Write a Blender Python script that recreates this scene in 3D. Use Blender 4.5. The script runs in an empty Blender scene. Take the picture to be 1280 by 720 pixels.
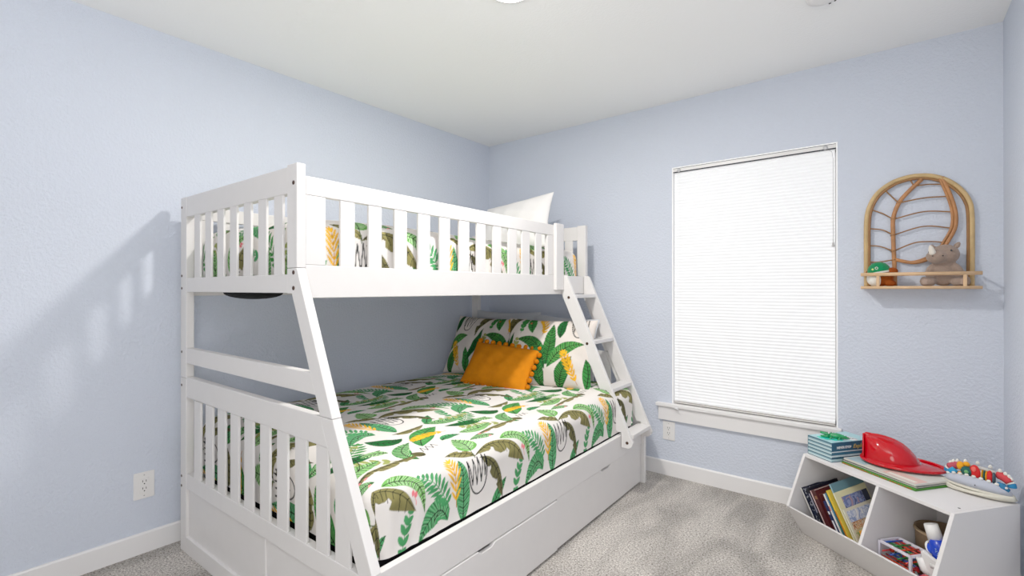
import bpy, bmesh, math, random
import numpy as np
from mathutils import Vector, Matrix, Euler
random.seed(4)
SC = bpy.context.scene
COL = SC.collection
PI = math.pi
def R(d): return math.radians(d)

# ---------------------------------------------------------------- materials
def lin0(c):
    return tuple(((x/255)/12.92 if x/255 <= .04045 else ((x/255+.055)/1.055)**2.4) for x in c)
def lin(c):      # print, plastics and cloth: deeper, to hold their colour under the lifted tone curve
    return tuple(v**1.22 for v in lin0(c))
def L4(c): return (*lin(c), 1.0)
def L40(c): return (*lin0(c), 1.0)

def mat(name, rgb, rough=.6, spec=.4, var=0.0, vscale=8, bump=0.0, bscale=200, metal=0.0, sheen=0.0, coat=0.0,
        emit=None, estr=0.0, trans=0.0, alpha=1.0, stretch=None):
    m = bpy.data.materials.new(name); m.use_nodes = True
    nt = m.node_tree; N = nt.nodes; b = N['Principled BSDF']
    b.inputs['Base Color'].default_value = L4(rgb)
    b.inputs['Roughness'].default_value = rough
    b.inputs['Specular IOR Level'].default_value = spec
    b.inputs['Metallic'].default_value = metal
    if sheen: b.inputs['Sheen Weight'].default_value = sheen
    if coat: b.inputs['Coat Weight'].default_value = coat
    if trans: b.inputs['Transmission Weight'].default_value = trans
    if emit: b.inputs['Emission Color'].default_value = L4(emit); b.inputs['Emission Strength'].default_value = estr
    if alpha < 1: b.inputs['Alpha'].default_value = alpha
    tc = N.new('ShaderNodeTexCoord'); src = tc.outputs['Object']
    if stretch:
        mp = N.new('ShaderNodeMapping'); mp.inputs['Scale'].default_value = stretch
        nt.links.new(src, mp.inputs['Vector']); src = mp.outputs['Vector']
    if var:
        n = N.new('ShaderNodeTexNoise'); n.inputs['Scale'].default_value = vscale; n.inputs['Detail'].default_value = 3
        r = N.new('ShaderNodeMapRange'); r.inputs['To Min'].default_value = 1-var; r.inputs['To Max'].default_value = 1+var
        r.inputs['From Min'].default_value = .3; r.inputs['From Max'].default_value = .7
        mx = N.new('ShaderNodeVectorMath'); mx.operation = 'SCALE'; mx.inputs[0].default_value = lin(rgb)
        nt.links.new(src, n.inputs['Vector']); nt.links.new(n.outputs['Fac'], r.inputs['Value'])
        nt.links.new(r.outputs['Result'], mx.inputs['Scale']); nt.links.new(mx.outputs['Vector'], b.inputs['Base Color'])
    if bump:
        n = N.new('ShaderNodeTexNoise'); n.inputs['Scale'].default_value = bscale; n.inputs['Detail'].default_value = 2
        bp = N.new('ShaderNodeBump'); bp.inputs['Strength'].default_value = bump; bp.inputs['Distance'].default_value = .004
        nt.links.new(src, n.inputs['Vector']); nt.links.new(n.outputs['Fac'], bp.inputs['Height'])
        nt.links.new(bp.outputs['Normal'], b.inputs['Normal'])
    return m

def wall_mat(name, rgb, bump=.5):
    m = bpy.data.materials.new(name); m.use_nodes = True
    nt = m.node_tree; N = nt.nodes; b = N['Principled BSDF']
    b.inputs['Roughness'].default_value = .75; b.inputs['Specular IOR Level'].default_value = .25
    tc = N.new('ShaderNodeTexCoord')
    n1 = N.new('ShaderNodeTexNoise'); n1.inputs['Scale'].default_value = 75; n1.inputs['Detail'].default_value = 3; n1.inputs['Roughness'].default_value = .55
    rp = N.new('ShaderNodeValToRGB'); rp.color_ramp.elements[0].position = .42; rp.color_ramp.elements[1].position = .62
    bp = N.new('ShaderNodeBump'); bp.inputs['Strength'].default_value = bump; bp.inputs['Distance'].default_value = .003
    n2 = N.new('ShaderNodeTexNoise'); n2.inputs['Scale'].default_value = 1.3
    r = N.new('ShaderNodeMapRange'); r.inputs['To Min'].default_value = .985; r.inputs['To Max'].default_value = 1.015
    mx = N.new('ShaderNodeVectorMath'); mx.operation = 'SCALE'; mx.inputs[0].default_value = lin0(rgb)
    lk = nt.links.new
    lk(tc.outputs['Object'], n1.inputs['Vector']); lk(n1.outputs['Fac'], rp.inputs['Fac']); lk(rp.outputs['Color'], bp.inputs['Height'])
    lk(bp.outputs['Normal'], b.inputs['Normal']); lk(tc.outputs['Object'], n2.inputs['Vector']); lk(n2.outputs['Fac'], r.inputs['Value'])
    lk(r.outputs['Result'], mx.inputs['Scale']); lk(mx.outputs['Vector'], b.inputs['Base Color'])
    return m

def carpet_mat():
    m = bpy.data.materials.new('carpet'); m.use_nodes = True
    nt = m.node_tree; N = nt.nodes; b = N['Principled BSDF']; lk = nt.links.new
    b.inputs['Roughness'].default_value = .95; b.inputs['Specular IOR Level'].default_value = .05
    tc = N.new('ShaderNodeTexCoord')
    sp = N.new('ShaderNodeTexNoise'); sp.inputs['Scale'].default_value = 125; sp.inputs['Detail'].default_value = 4; sp.inputs['Roughness'].default_value = .8
    rp = N.new('ShaderNodeValToRGB'); cr = rp.color_ramp
    cr.elements[0].position = .37; cr.elements[0].color = L40((74, 68, 62))
    cr.elements[1].position = .63; cr.elements[1].color = L40((244, 239, 232))
    e = cr.elements.new(.45); e.color = L40((172, 165, 157))
    e = cr.elements.new(.55); e.color = L40((206, 199, 191))
    # brushed nap: broad streaks lighter and darker
    mp = N.new('ShaderNodeMapping'); mp.inputs['Rotation'].default_value = (0, 0, R(35)); mp.inputs['Scale'].default_value = (5.5, 2.2, 1)
    nb = N.new('ShaderNodeTexNoise'); nb.inputs['Scale'].default_value = 1.0; nb.inputs['Detail'].default_value = 2; nb.inputs['Distortion'].default_value = .6
    r2 = N.new('ShaderNodeMapRange'); r2.inputs['From Min'].default_value = .38; r2.inputs['From Max'].default_value = .62
    r2.inputs['To Min'].default_value = .74; r2.inputs['To Max'].default_value = 1.14
    mx = N.new('ShaderNodeVectorMath'); mx.operation = 'SCALE'
    bp = N.new('ShaderNodeBump'); bp.inputs['Strength'].default_value = .9; bp.inputs['Distance'].default_value = .01
    lk(tc.outputs['Object'], sp.inputs['Vector']); lk(sp.outputs['Fac'], rp.inputs['Fac'])
    lk(tc.outputs['Object'], mp.inputs['Vector']); lk(mp.outputs['Vector'], nb.inputs['Vector']); lk(nb.outputs['Fac'], r2.inputs['Value'])
    lk(rp.outputs['Color'], mx.inputs[0]); lk(r2.outputs['Result'], mx.inputs['Scale']); lk(mx.outputs['Vector'], b.inputs['Base Color'])
    lk(sp.outputs['Fac'], bp.inputs['Height']); lk(bp.outputs['Normal'], b.inputs['Normal'])
    return m

def print_mat():
    m = bpy.data.materials.new('leaf_print_cotton'); m.use_nodes = True
    nt = m.node_tree; N = nt.nodes; b = N['Principled BSDF']; lk = nt.links.new
    b.inputs['Roughness'].default_value = .85; b.inputs['Specular IOR Level'].default_value = .15
    a = N.new('ShaderNodeAttribute'); a.attribute_name = 'print'
    tc = N.new('ShaderNodeTexCoord')
    n = N.new('ShaderNodeTexNoise'); n.inputs['Scale'].default_value = 14; n.inputs['Detail'].default_value = 4
    bp = N.new('ShaderNodeBump'); bp.inputs['Strength'].default_value = .25; bp.inputs['Distance'].default_value = .02
    lk(a.outputs['Color'], b.inputs['Base Color']); lk(tc.outputs['Object'], n.inputs['Vector'])
    lk(n.outputs['Fac'], bp.inputs['Height']); lk(bp.outputs['Normal'], b.inputs['Normal'])
    return m

M = {}
M['wall'] = wall_mat('blue_wall_paint', (204, 211, 225))
M['ceil'] = wall_mat('ceiling_paint', (246, 246, 245), .15)
M['trim'] = mat('white_trim_paint', (238, 236, 235), .4)
M['carpet'] = carpet_mat()
M['bedw'] = mat('white_painted_wood', (227, 224, 222), .38, .4, var=.012, vscale=6, bump=.02, bscale=60, stretch=(3, 3, 3))
M['bolt'] = mat('bronze_bolt', (96, 72, 58), .35, .5, metal=.8)
M['hole'] = mat('bolt_socket', (25, 20, 18), .6)
M['print'] = print_mat()
M['black'] = mat('black_fabric', (16, 16, 17), .9, .2)
M['white_fab'] = mat('white_cotton', (240, 238, 236), .85, .15, bump=.12, bscale=25)
M['grey_fab'] = mat('pale_grey_cotton', (205, 207, 212), .85, .15, bump=.15, bscale=25)
M['orange_fab'] = mat('mustard_linen', (214, 132, 14), .9, .15, var=.06, vscale=30, bump=.25, bscale=350)
M['pom'] = mat('mustard_yarn', (208, 124, 14), .95, .1, var=.12, vscale=150, bump=.8, bscale=300)
M['plastic_w'] = mat('white_plastic', (236, 234, 232), .35)
M['slot'] = mat('dark_slot', (40, 36, 34), .6)
M['melamine'] = mat('white_melamine', (232, 229, 228), .45, .35)
M['hard'] = mat('bronze_liner', (60, 58, 62), .4, metal=.6)
M['rattan'] = mat('honey_rattan', (188, 134, 86), .5, .4, var=.22, vscale=22, bump=.1, bscale=120)
M['rattan_d'] = mat('dark_rattan', (156, 114, 68), .5, .4, var=.2, vscale=30)
M['bamboo'] = mat('tan_bamboo', (206, 176, 126), .45, .4, var=.16, vscale=16)
M['pole'] = mat('pale_wood_pole', (222, 186, 146), .5, .4, var=.08, vscale=18)
M['rhino'] = mat('taupe_plush', (164, 143, 129), .95, .1, var=.1, vscale=120, bump=.6, bscale=500, sheen=.3)
M['rhino_l'] = mat('pale_taupe_plush', (182, 160, 146), .95, .1, bump=.5, bscale=500)
M['cream'] = mat('cream_felt', (236, 228, 216), .95, .1, bump=.3, bscale=400)
M['green_pl'] = mat('green_plush', (10, 140, 88), .9, .1, var=.08, vscale=80, bump=.4, bscale=500, sheen=.2)
M['brown_pl'] = mat('rust_plush', (158, 80, 32), .95, .1, var=.15, vscale=90, bump=.5, bscale=500)
M['white_pl'] = mat('white_plush', (236, 234, 226), .95, .1, bump=.4, bscale=400)
M['dot_y'] = mat('pale_yellow_dot', (214, 240, 150), .6)
M['eye'] = mat('black_bead', (12, 11, 11), .15, .6)
M['red_hat'] = mat('glossy_red_plastic', (200, 0, 28), .10, .28, coat=.22)
M['teal'] = mat('deep_teal_card', (36, 98, 124), .55)
M['teal_d'] = mat('dark_teal_card', (22, 66, 84), .55)
M['aqua'] = mat('pale_aqua_card', (170, 208, 214), .5)
M['paper'] = mat('paper_edges', (232, 226, 214), .85)
M['croc'] = mat('translucent_green_plastic', (12, 156, 92), .2, .5, coat=.4)
M['croc_t'] = mat('turquoise_plastic', (64, 214, 196), .25, .5)

def simple(rgb, rough=.55, **k):
    key = ('s', rgb, rough, tuple(sorted(k.items())))
    if key not in M: M[key] = mat('paint_%02x%02x%02x' % rgb, rgb, rough, **k)
    return M[key]

# ---------------------------------------------------------------- mesh building
class MB:
    def __init__(s): s.bm = bmesh.new()
    def box(s, x0, x1, y0, y1, z0, z1):
        v = [s.bm.verts.new(p) for p in [(x0,y0,z0),(x1,y0,z0),(x1,y1,z0),(x0,y1,z0),(x0,y0,z1),(x1,y0,z1),(x1,y1,z1),(x0,y1,z1)]]
        for f in [(0,3,2,1),(4,5,6,7),(0,1,5,4),(1,2,6,5),(2,3,7,6),(3,0,4,7)]: s.bm.faces.new([v[i] for i in f])
        return s
    def obox(s, c, size, rot=(0,0,0)):
        mt = Matrix.Translation(c) @ Euler(rot).to_matrix().to_4x4()
        h = [a/2 for a in size]
        v = [s.bm.verts.new(mt @ Vector((sx*h[0], sy*h[1], sz*h[2]))) for sz in (-1,1) for sx, sy in ((-1,-1),(1,-1),(1,1),(-1,1))]
        for f in [(0,3,2,1),(4,5,6,7),(0,1,5,4),(1,2,6,5),(2,3,7,6),(3,0,4,7)]: s.bm.faces.new([v[i] for i in f])
        return s
    def prism(s, poly, ax, a0, a1):
        # poly: 2d points in the two axes other than ax (in xyz order)
        def mk(p, a):
            q = list(p); q.insert(ax, a); return s.bm.verts.new(q)
        A = [mk(p, a0) for p in poly]; B = [mk(p, a1) for p in poly]
        n = len(poly)
        s.bm.faces.new(A); s.bm.faces.new(B[::-1])
        for i in range(n): s.bm.faces.new([A[i], B[i], B[(i+1)%n], A[(i+1)%n]])
        bmesh.ops.recalc_face_normals(s.bm, faces=s.bm.faces[:])
        return s
    def tube(s, pts, r, n=10, closed=False, caps=True):
        pts = [Vector(p) for p in pts]; k = len(pts); rings = []
        rr = r if isinstance(r, (list, tuple)) else [r]*k
        prev = None
        for i, p in enumerate(pts):
            a = pts[i-1] if (i > 0 or closed) else p
            b = pts[(i+1) % k] if (i < k-1 or closed) else p
            d = (b-a).normalized()
            if prev is None:
                u = d.orthogonal().normalized()
            else:
                u = prev - d*prev.dot(d)
                u = u.normalized() if u.length > 1e-6 else d.orthogonal().normalized()
            prev = u; w = d.cross(u)
            rings.append([s.bm.verts.new(p + (u*math.cos(2*PI*j/n) + w*math.sin(2*PI*j/n))*rr[i]) for j in range(n)])
        m = k if closed else k-1
        for i in range(m):
            A, B = rings[i], rings[(i+1) % k]
            for j in range(n):
                f = s.bm.faces.new([A[j], A[(j+1)%n], B[(j+1)%n], B[j]]); f.smooth = True
        if not closed and caps:
            s.bm.faces.new(rings[0][::-1]); s.bm.faces.new(rings[-1])
        return s
    def ell(s, c, r, rot=(0,0,0), nu=20, nv=12):
        mt = Matrix.Translation(c) @ Euler(rot).to_matrix().to_4x4() @ Matrix.Diagonal((r[0], r[1], r[2], 1))
        g = bmesh.ops.create_uvsphere(s.bm, u_segments=nu, v_segments=nv, radius=1, matrix=mt)
        for v in g['verts']:
            for f in v.link_faces: f.smooth = True
        return s
    def lathe(s, prof, c=(0,0,0), n=24, sx=1, sy=1, smooth=True, rot=(0,0,0)):
        mt = Matrix.Translation(c) @ Euler(rot).to_matrix().to_4x4()
        rings = []
        for r, z in prof:
            if r < 1e-6: rings.append([s.bm.verts.new(mt @ Vector((0,0,z)))])
            else: rings.append([s.bm.verts.new(mt @ Vector((r*sx*math.cos(2*PI*j/n), r*sy*math.sin(2*PI*j/n), z))) for j in range(n)])
        for A, B in zip(rings, rings[1:]):
            for j in range(n):
                a = [A[0]] if len(A) == 1 else [A[j], A[(j+1)%n]]
                b = [B[0]] if len(B) == 1 else [B[(j+1)%n], B[j]]
                if len(a)+len(b) >= 3:
                    f = s.bm.faces.new(a+b); f.smooth = smooth
        return s
    def bevel(s, w=.003, seg=2):
        bmesh.ops.remove_doubles(s.bm, verts=s.bm.verts[:], dist=1e-6)
        ed = [e for e in s.bm.edges if len(e.link_faces) == 2 and e.calc_face_angle(0) > .5]
        bmesh.ops.bevel(s.bm, geom=ed, offset=w, segments=seg, affect='EDGES', profile=.5, clamp_overlap=True)
        return s
    def build(s, name, m, parent=None, loc=None, rot=None):
        bmesh.ops.recalc_face_normals(s.bm, faces=s.bm.faces[:])
        me = bpy.data.meshes.new(name); s.bm.to_mesh(me); s.bm.free()
        o = bpy.data.objects.new(name, me); COL.objects.link(o)
        for mm in (m if isinstance(m, (list, tuple)) else [m]): me.materials.append(mm)
        if parent: o.parent = parent
        if loc: o.location = loc
        if rot: o.rotation_euler = rot
        return o

def grid_obj(name, P3, m, parent=None, colors=None, loc=None, rot=None, close=False):
    """P3: (n,m,3) array -> smooth quad sheet; colors (n,m,3) linear"""
    n, k, _ = P3.shape
    me = bpy.data.meshes.new(name)
    idx = np.arange(n*k).reshape(n, k)
    q = np.stack([idx[:-1,:-1], idx[1:,:-1], idx[1:,1:], idx[:-1,1:]], -1).reshape(-1, 4)
    me.vertices.add(n*k); me.vertices.foreach_set('co', P3.reshape(-1).astype(np.float32))
    me.loops.add(q.size); me.loops.foreach_set('vertex_index', q.reshape(-1).astype(np.int32))
    me.polygons.add(len(q)); me.polygons.foreach_set('loop_start', (np.arange(len(q))*4).astype(np.int32))
    me.polygons.foreach_set('use_smooth', np.ones(len(q), dtype=bool))
    me.update(calc_edges=True)
    if colors is not None:
        at = me.color_attributes.new('print', 'FLOAT_COLOR', 'POINT')
        c4 = np.ones((n*k, 4), dtype=np.float32); c4[:, :3] = colors.reshape(-1, 3)
        at.data.foreach_set('color', c4.reshape(-1))
    me.materials.append(m)
    o = bpy.data.objects.new(name, me); COL.objects.link(o)
    if parent: o.parent = parent
    if loc: o.location = loc
    if rot: o.rotation_euler = rot
    return o

def tag(o, label=None, cat=None, group=None, kind=None):
    if label: o['label'] = label
    if cat: o['category'] = cat
    if group: o['group'] = group
    if kind: o['kind'] = kind
    return o
def thing(name, label, cat, loc=(0,0,0), rot=(0,0,0), group=None):
    o = bpy.data.objects.new(name, None); COL.objects.link(o); o.empty_display_size = .05
    o.location = loc; o.rotation_euler = rot
    return tag(o, label, cat, group)
def struct(o): o['kind'] = 'structure'; return o
def text_mesh(name, body, size, m, parent, loc, rot, extrude=.0004, shear=0.0, align='LEFT', bold=0.0):
    cu = bpy.data.curves.new(name, 'FONT'); cu.body = body; cu.size = size; cu.extrude = extrude; cu.shear = shear; cu.align_x = align; cu.offset = bold
    t = bpy.data.objects.new(name + '_tmp', cu); COL.objects.link(t)
    dg = bpy.context.evaluated_depsgraph_get()
    me = bpy.data.meshes.new_from_object(t.evaluated_get(dg))
    bpy.data.objects.remove(t)
    o = bpy.data.objects.new(name, me); COL.objects.link(o); me.materials.clear(); me.materials.append(m)
    o.parent = parent; o.location = loc; o.rotation_euler = rot
    return o

# ---------------------------------------------------------------- leaf print (computed tile)
TW, TH, PX = .605, .63, 1600.0      # tile size in metres, pixels per metre
NW, NH = int(TW*PX), int(TH*PX)
TILE = np.empty((NH, NW, 3), dtype=np.float32); TILE[:] = lin((232, 227, 222))
_rng = np.random.RandomState(3)
def _fill(poly, rgb, alpha=1.0):
    """even-odd polygon fill, wrapped round the tile"""
    p = np.asarray(poly, dtype=float)*PX
    x0, y0 = np.floor(p.min(0)).astype(int)-1; x1, y1 = np.ceil(p.max(0)).astype(int)+1
    xs = np.arange(x0, x1)+.5; ys = np.arange(y0, y1)+.5
    X, Y = np.meshgrid(xs, ys); ins = np.zeros(X.shape, bool)
    a = p; b = np.roll(p, -1, 0)
    for (ax, ay), (bx, by) in zip(a, b):
        if ay == by: continue
        c = ((ay > Y) != (by > Y)) & (X < (bx-ax)*(Y-ay)/(by-ay)+ax)
        ins ^= c
    iy, ix = np.nonzero(ins)
    wy, wx = (iy+y0) % NH, (ix+x0) % NW
    col = np.asarray(lin(rgb), dtype=np.float32)
    # watercolour mottling
    k = 1 + .16*np.sin(wx*.031+wy*.017+rgb[0])*np.sin(wy*.043-wx*.011+rgb[2])
    TILE[wy, wx] = TILE[wy, wx]*(1-alpha) + col[None]*k[:, None]*alpha
def _bez(p0, p1, p2, n=40):
    t = np.linspace(0, 1, n)[:, None]
    return (1-t)**2*np.asarray(p0)+2*t*(1-t)*np.asarray(p1)+t*t*np.asarray(p2)
def _norm(c):
    d = np.gradient(c, axis=0); d /= np.linalg.norm(d, axis=1)[:, None]+1e-9
    return np.stack([-d[:, 1], d[:, 0]], 1), d
def _stroke(pts, w, rgb):
    c = np.asarray(pts, dtype=float); n, _ = _norm(c)
    ww = np.broadcast_to(np.asarray(w), (len(c),))[:, None]
    _fill(np.concatenate([c+n*ww/2, (c-n*ww/2)[::-1]]), rgb)
INK = (42, 44, 38)
def _leaf(p0, p1, p2, hw, rgb, vein=INK, nv=8, asym=(1, 1), tear=0, peak=.45, mid=True, hi=None):
    c = _bez(p0, p1, p2, 60); n, d = _norm(c); t = np.linspace(0, 1, 60)
    prof = np.where(t < peak, np.sin(PI/2*t/peak)**.8, np.cos(PI/2*(t-peak)/(1-peak))**.9)*hw
    a = prof*asym[0]; b = prof*asym[1]
    if tear:
        saw = 1-.55*np.clip(np.abs(((t*tear) % 1)-.5)*2-.45, 0, 1)*np.where(t > .15, 1, 0)
        saw = np.where(((t*tear) % 1) < .22, saw*.62, saw)
        b = b*saw
    _fill(np.concatenate([c+n*a[:, None], (c-n*b[:, None])[::-1]]), rgb)
    if hi:
        for k in np.linspace(.12, .9, nv*2):
            i = int(k*59)
            for sgn, w in ((1, a), (-1, b)):
                e = c[i]+n[i]*sgn*w[i]*.9+d[i]*w[i]*.5
                _stroke(np.linspace(c[i], e, 6), .0035, hi)
    if vein:
        if mid: _stroke(c[2:-1], np.linspace(.0052, .003, 57), vein)
        for k in np.linspace(.14, .88, nv):
            i = int(k*59)
            for sgn, w in ((1, a), (-1, b)):
                e = c[i]+n[i]*sgn*w[i]*.82+d[i]*w[i]*.55
                _stroke(np.linspace(c[i], e, 6), .0031, vein)
def _frond(p0, p1, p2, hw, rgb, n=9, lw=.011, ang=.9, stem=None, curve=0.0, t0=.12, rnd=.5):
    c = _bez(p0, p1, p2, 60); nn, d = _norm(c)
    _stroke(c, .0035, stem or rgb)
    for k in np.linspace(t0, .97, n):
        i = int(k*59); ln = hw*math.sin(PI*(.18+.72*(k-t0)/(1-t0)))**.7
        for s in (1, -1):
            e = c[i]+(nn[i]*s*math.sin(ang)+d[i]*math.cos(ang))*ln
            m_ = (c[i]+e)/2+d[i]*ln*.12
            cc = _bez(c[i], m_, e, 14); n2, _ = _norm(cc); t = np.linspace(0, 1, 14)
            w = np.sin(PI*np.clip(t, 0, 1)**(.9 if rnd < .6 else 1.5))**.8*lw/2
            _fill(np.concatenate([cc+n2*w[:, None], (cc-n2*w[:, None])[::-1]]), rgb)
    i = 57; e = c[i]+d[i]*hw*.55; cc = np.linspace(c[i], e, 10); n2, _ = _norm(cc); w = np.sin(PI*np.linspace(0, 1, 10))*lw/2
    _fill(np.concatenate([cc+n2*w[:, None], (cc-n2*w[:, None])[::-1]]), rgb)
GD, GM, GL, GB = (34, 112, 56), (66, 146, 74), (116, 176, 92), (78, 158, 100)
OL, OD, YE, SAGE = (138, 132, 84), (112, 108, 70), (238, 184, 44), (160, 168, 98)
HI = (176, 214, 160)
def make_tile():
    # side drape row
    _leaf((.925,.02), (.885,.135), (.785,-.01), .044, GB, nv=8, hi=(128,192,140))
    _leaf((.55,-.03), (.60,.02), (.655,.075), .024, GB, nv=7)
    _leaf((1.0,-.02), (1.012,.10), (.997,.235), .036, GB, nv=9, peak=.4, hi=(120,190,140))
    _frond((.715,-.03), (.715,.04), (.755,.11), .045, GB, n=5, lw=.02, ang=.6)
    _frond((.935,.055), (.895,.16), (.80,.225), .055, GB, n=10, lw=.015, ang=1.0)
    _leaf((.655,.262), (.80,.285), (.815,.085), .030, GL, nv=10, peak=.3, hi=HI)
    _leaf((1.085,.215), (1.235,.325), (1.385,.105), .050, OL, nv=9, asym=(.4,1.25), tear=3, peak=.68)
    _leaf((1.105,.20), (1.215,.16), (1.235,-.005), .030, OD, nv=7, asym=(.6,1.2), tear=3, peak=.5)
    _leaf((1.09,.215), (1.05,.285), (.955,.285), .026, OL, nv=5, asym=(1.1,.7), tear=2)
    _stroke(_bez((1.085,.205), (1.078,.24), (1.085,.30), 12), .004, (90,110,70))
    _leaf((1.082,.262), (1.088,.30), (1.09,.385), .050, GL, nv=6, peak=.35, hi=HI)
    _frond((.968,.05), (.968,.16), (.955,.24), .070, YE, n=7, lw=.0105, ang=.52, stem=(206,132,30))
    # scribbled tulip outline
    o = [(1.036,.205),(1.04,.15),(1.05,.105),(1.07,.075),(1.09,.062),(1.112,.075),(1.13,.11),(1.137,.155),(1.135,.205)]
    _stroke(_bez(o[0], (1.035,.06), o[4], 16), .0065, (20,20,22)); _stroke(_bez(o[4], (1.148,.07), o[8], 16), .0065, (20,20,22))
    z = [(1.036,.205),(1.058,.10),(1.066,.205),(1.082,.095),(1.092,.21),(1.105,.10),(1.118,.215),(1.126,.12),(1.135,.205)]
    for a, b in zip(z, z[1:]): _stroke(np.linspace(a, b, 6), .005, (20,20,22))
    for q in ((.775,.15),(.765,.158)): _leaf(q, (q[0]+.004,q[1]+.012), (q[0]+.006,q[1]+.024), .006, (236,128,136), vein=None)
    _stroke([(.776,.15),(.779,.138),(.78,.126)], .003, (236,150,150))
    # rows that run over the top
    _leaf((.875,.330), (.825,.44), (.955,.480), .036, GM, nv=7, peak=.5, hi=HI)
    _leaf((.965,.415), (1.03,.53), (1.16,.545), .050, GM, nv=8, hi=(110,176,100))
    _frond((1.15,.475), (1.07,.505), (.985,.49), .048, YE, n=7, lw=.013, ang=.5, stem=(206,132,30))
    _frond((.81,.375), (.73,.43), (.645,.465), .058, SAGE, n=6, lw=.02, ang=.7, stem=(130,140,80))
    _leaf((.575,.345), (.75,.375), (.905,.362), .020, OL, nv=10, asym=(.5,1.3), tear=3, peak=.6)
    _leaf((.912,.340), (.905,.365), (.885,.395), .022, OD, nv=2)
    _leaf((1.175,.425), (1.25,.385), (1.375,.425), .032, GL, nv=8, peak=.5, hi=HI)
    _leaf((.655,.30), (.60,.335), (.53,.325), .022, GM, nv=6, hi=HI)
    _frond((.655,.495), (.74,.53), (.81,.61), .058, GM, n=7, lw=.018, ang=.9)
    _leaf((1.19,.525), (1.30,.465), (1.44,.50), .028, GD, nv=9, peak=.5)
    _leaf((.845,.615), (.89,.505), (.965,.535), .036, GD, nv=7)
    _leaf((1.15,.615), (1.24,.555), (1.385,.58), .032, GM, nv=9, peak=.45, hi=HI)
    _leaf((.965,.60), (1.05,.57), (1.14,.605), .022, OL, nv=6, tear=2, asym=(.6,1.2))
    _frond((1.42,.61), (1.36,.575), (1.26,.615), .038, SAGE, n=5, lw=.017, ang=.7)
    _leaf((.835,.455), (.80,.50), (.735,.485), .022, GL, nv=6, hi=HI)
    _leaf((1.06,.405), (1.10,.44), (1.165,.405), .022, GB, nv=6)
    _stroke(_bez((.665,.40),(.70,.42),(.72,.50),12), .004, INK)
    # light scribble beside the long brown leaf
    z = [(.93,.37),(.945,.41),(.955,.372),(.972,.41),(.985,.375),(1.0,.41),(1.012,.38)]
    for a, b in zip(z, z[1:]): _stroke(np.linspace(a, b, 5), .0042, (24,24,26))
    for q in ((1.21,.345),(1.245,.34),(.62,.30)): _leaf(q, (q[0]+.01,q[1]+.004), (q[0]+.022,q[1]+.002), .005, (236,150,150), vein=None)
def make_sham_tile():
    """the same print as it falls on the pillows: upright plants"""
    for dx in (0,):
        _leaf((.10,.17), (.17,.10), (.215,.0), .036, OL, nv=7, tear=2, asym=(.6,1.2))
        _leaf((.295,-.005), (.265,.12), (.205,.225), .042, GD, nv=9, hi=(90,160,80))
        _leaf((.32,.13), (.335,.26), (.335,.40), .040, GD, nv=9, hi=(90,160,80))
        _leaf((.312,.105), (.27,.33), (.10,.285), .046, GD, nv=10, hi=(90,160,80), asym=(1.1,.7))
        _leaf((.33,.115), (.40,.27), (.545,.275), .038, GM, nv=8, hi=(120,180,100))
        _leaf((.405,-.01), (.41,.12), (.475,.195), .044, GD, nv=8, hi=(90,160,80))
        _frond((.52,.03), (.47,.12), (.425,.21), .062, YE, n=8, lw=.013, ang=.55, stem=(206,132,30))
        _frond((.275,.315), (.30,.37), (.25,.43), .05, YE, n=6, lw=.013, ang=.6, stem=(206,132,30))
        _leaf((.57,.0), (.59,.10), (.555,.19), .032, GM, nv=7)
        _frond((.075,.16), (.085,.22), (.10,.285), .04, SAGE, n=5, lw=.02, ang=.7, stem=(100,104,60))
        _leaf((.135,.46), (.03,.43), (.005,.27), .034, OD, nv=6, asym=(.5,1.3), tear=3)
        _leaf((-.02,.10), (.03,.20), (.065,.34), .026, GD, nv=8)
        _leaf((.395,.30), (.385,.38), (.41,.46), .030, GD, nv=7)
        _leaf((.205,.33), (.18,.40), (.185,.47), .030, GM, nv=7)
        _leaf((.02,-.03), (.06,.04), (.10,.085), .028, GD, nv=6)
        _frond((.12,.33), (.125,.38), (.14,.43), .04, GM, n=5, lw=.018, ang=.6)
        o = [(.455,.455),(.46,.36),(.50,.315),(.545,.36),(.55,.455)]
        _stroke(_bez(o[0], (.455,.315), o[2], 14), .0065, (20,20,22)); _stroke(_bez(o[2], (.56,.315), o[4], 14), .0065, (20,20,22))
        z = [(.455,.455),(.475,.345),(.485,.455),(.50,.34),(.51,.46),(.525,.345),(.535,.46),(.55,.455)]
        for a, b in zip(z, z[1:]): _stroke(np.linspace(a, b, 6), .0042, (20,20,22))
        _leaf((.175,.395), (.178,.40), (.18,.41), .006, (226,90,80), vein=None)
        _leaf((.02,.50), (.12,.56), (.24,.52), .034, GD, nv=8); _leaf((.30,.50), (.42,.57), (.55,.53), .034, GM, nv=8)
def soften(t):
    t = (t*2 + np.roll(t, 1, 0) + np.roll(t, -1, 0))/4
    return (t*2 + np.roll(t, 1, 1) + np.roll(t, -1, 1))/4
_blank = TILE.copy()
make_tile(); BED_TILE = soften(TILE)
TILE = _blank; make_sham_tile(); SHAM_TILE = soften(TILE)
TILE = BED_TILE
def cloth_print(t, s, T_=None):
    TILE = BED_TILE if T_ is None else T_
    x = (t*PX) % NW; y = (s*PX) % NH
    x0 = np.floor(x).astype(int); y0 = np.floor(y).astype(int); fx = (x-x0)[..., None]; fy = (y-y0)[..., None]
    x0 %= NW; y0 %= NH; x1 = (x0+1) % NW; y1 = (y0+1) % NH
    return (TILE[y0, x0]*(1-fx)*(1-fy)+TILE[y0, x1]*fx*(1-fy)+TILE[y1, x0]*(1-fx)*fy+TILE[y1, x1]*fx*fy)

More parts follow.
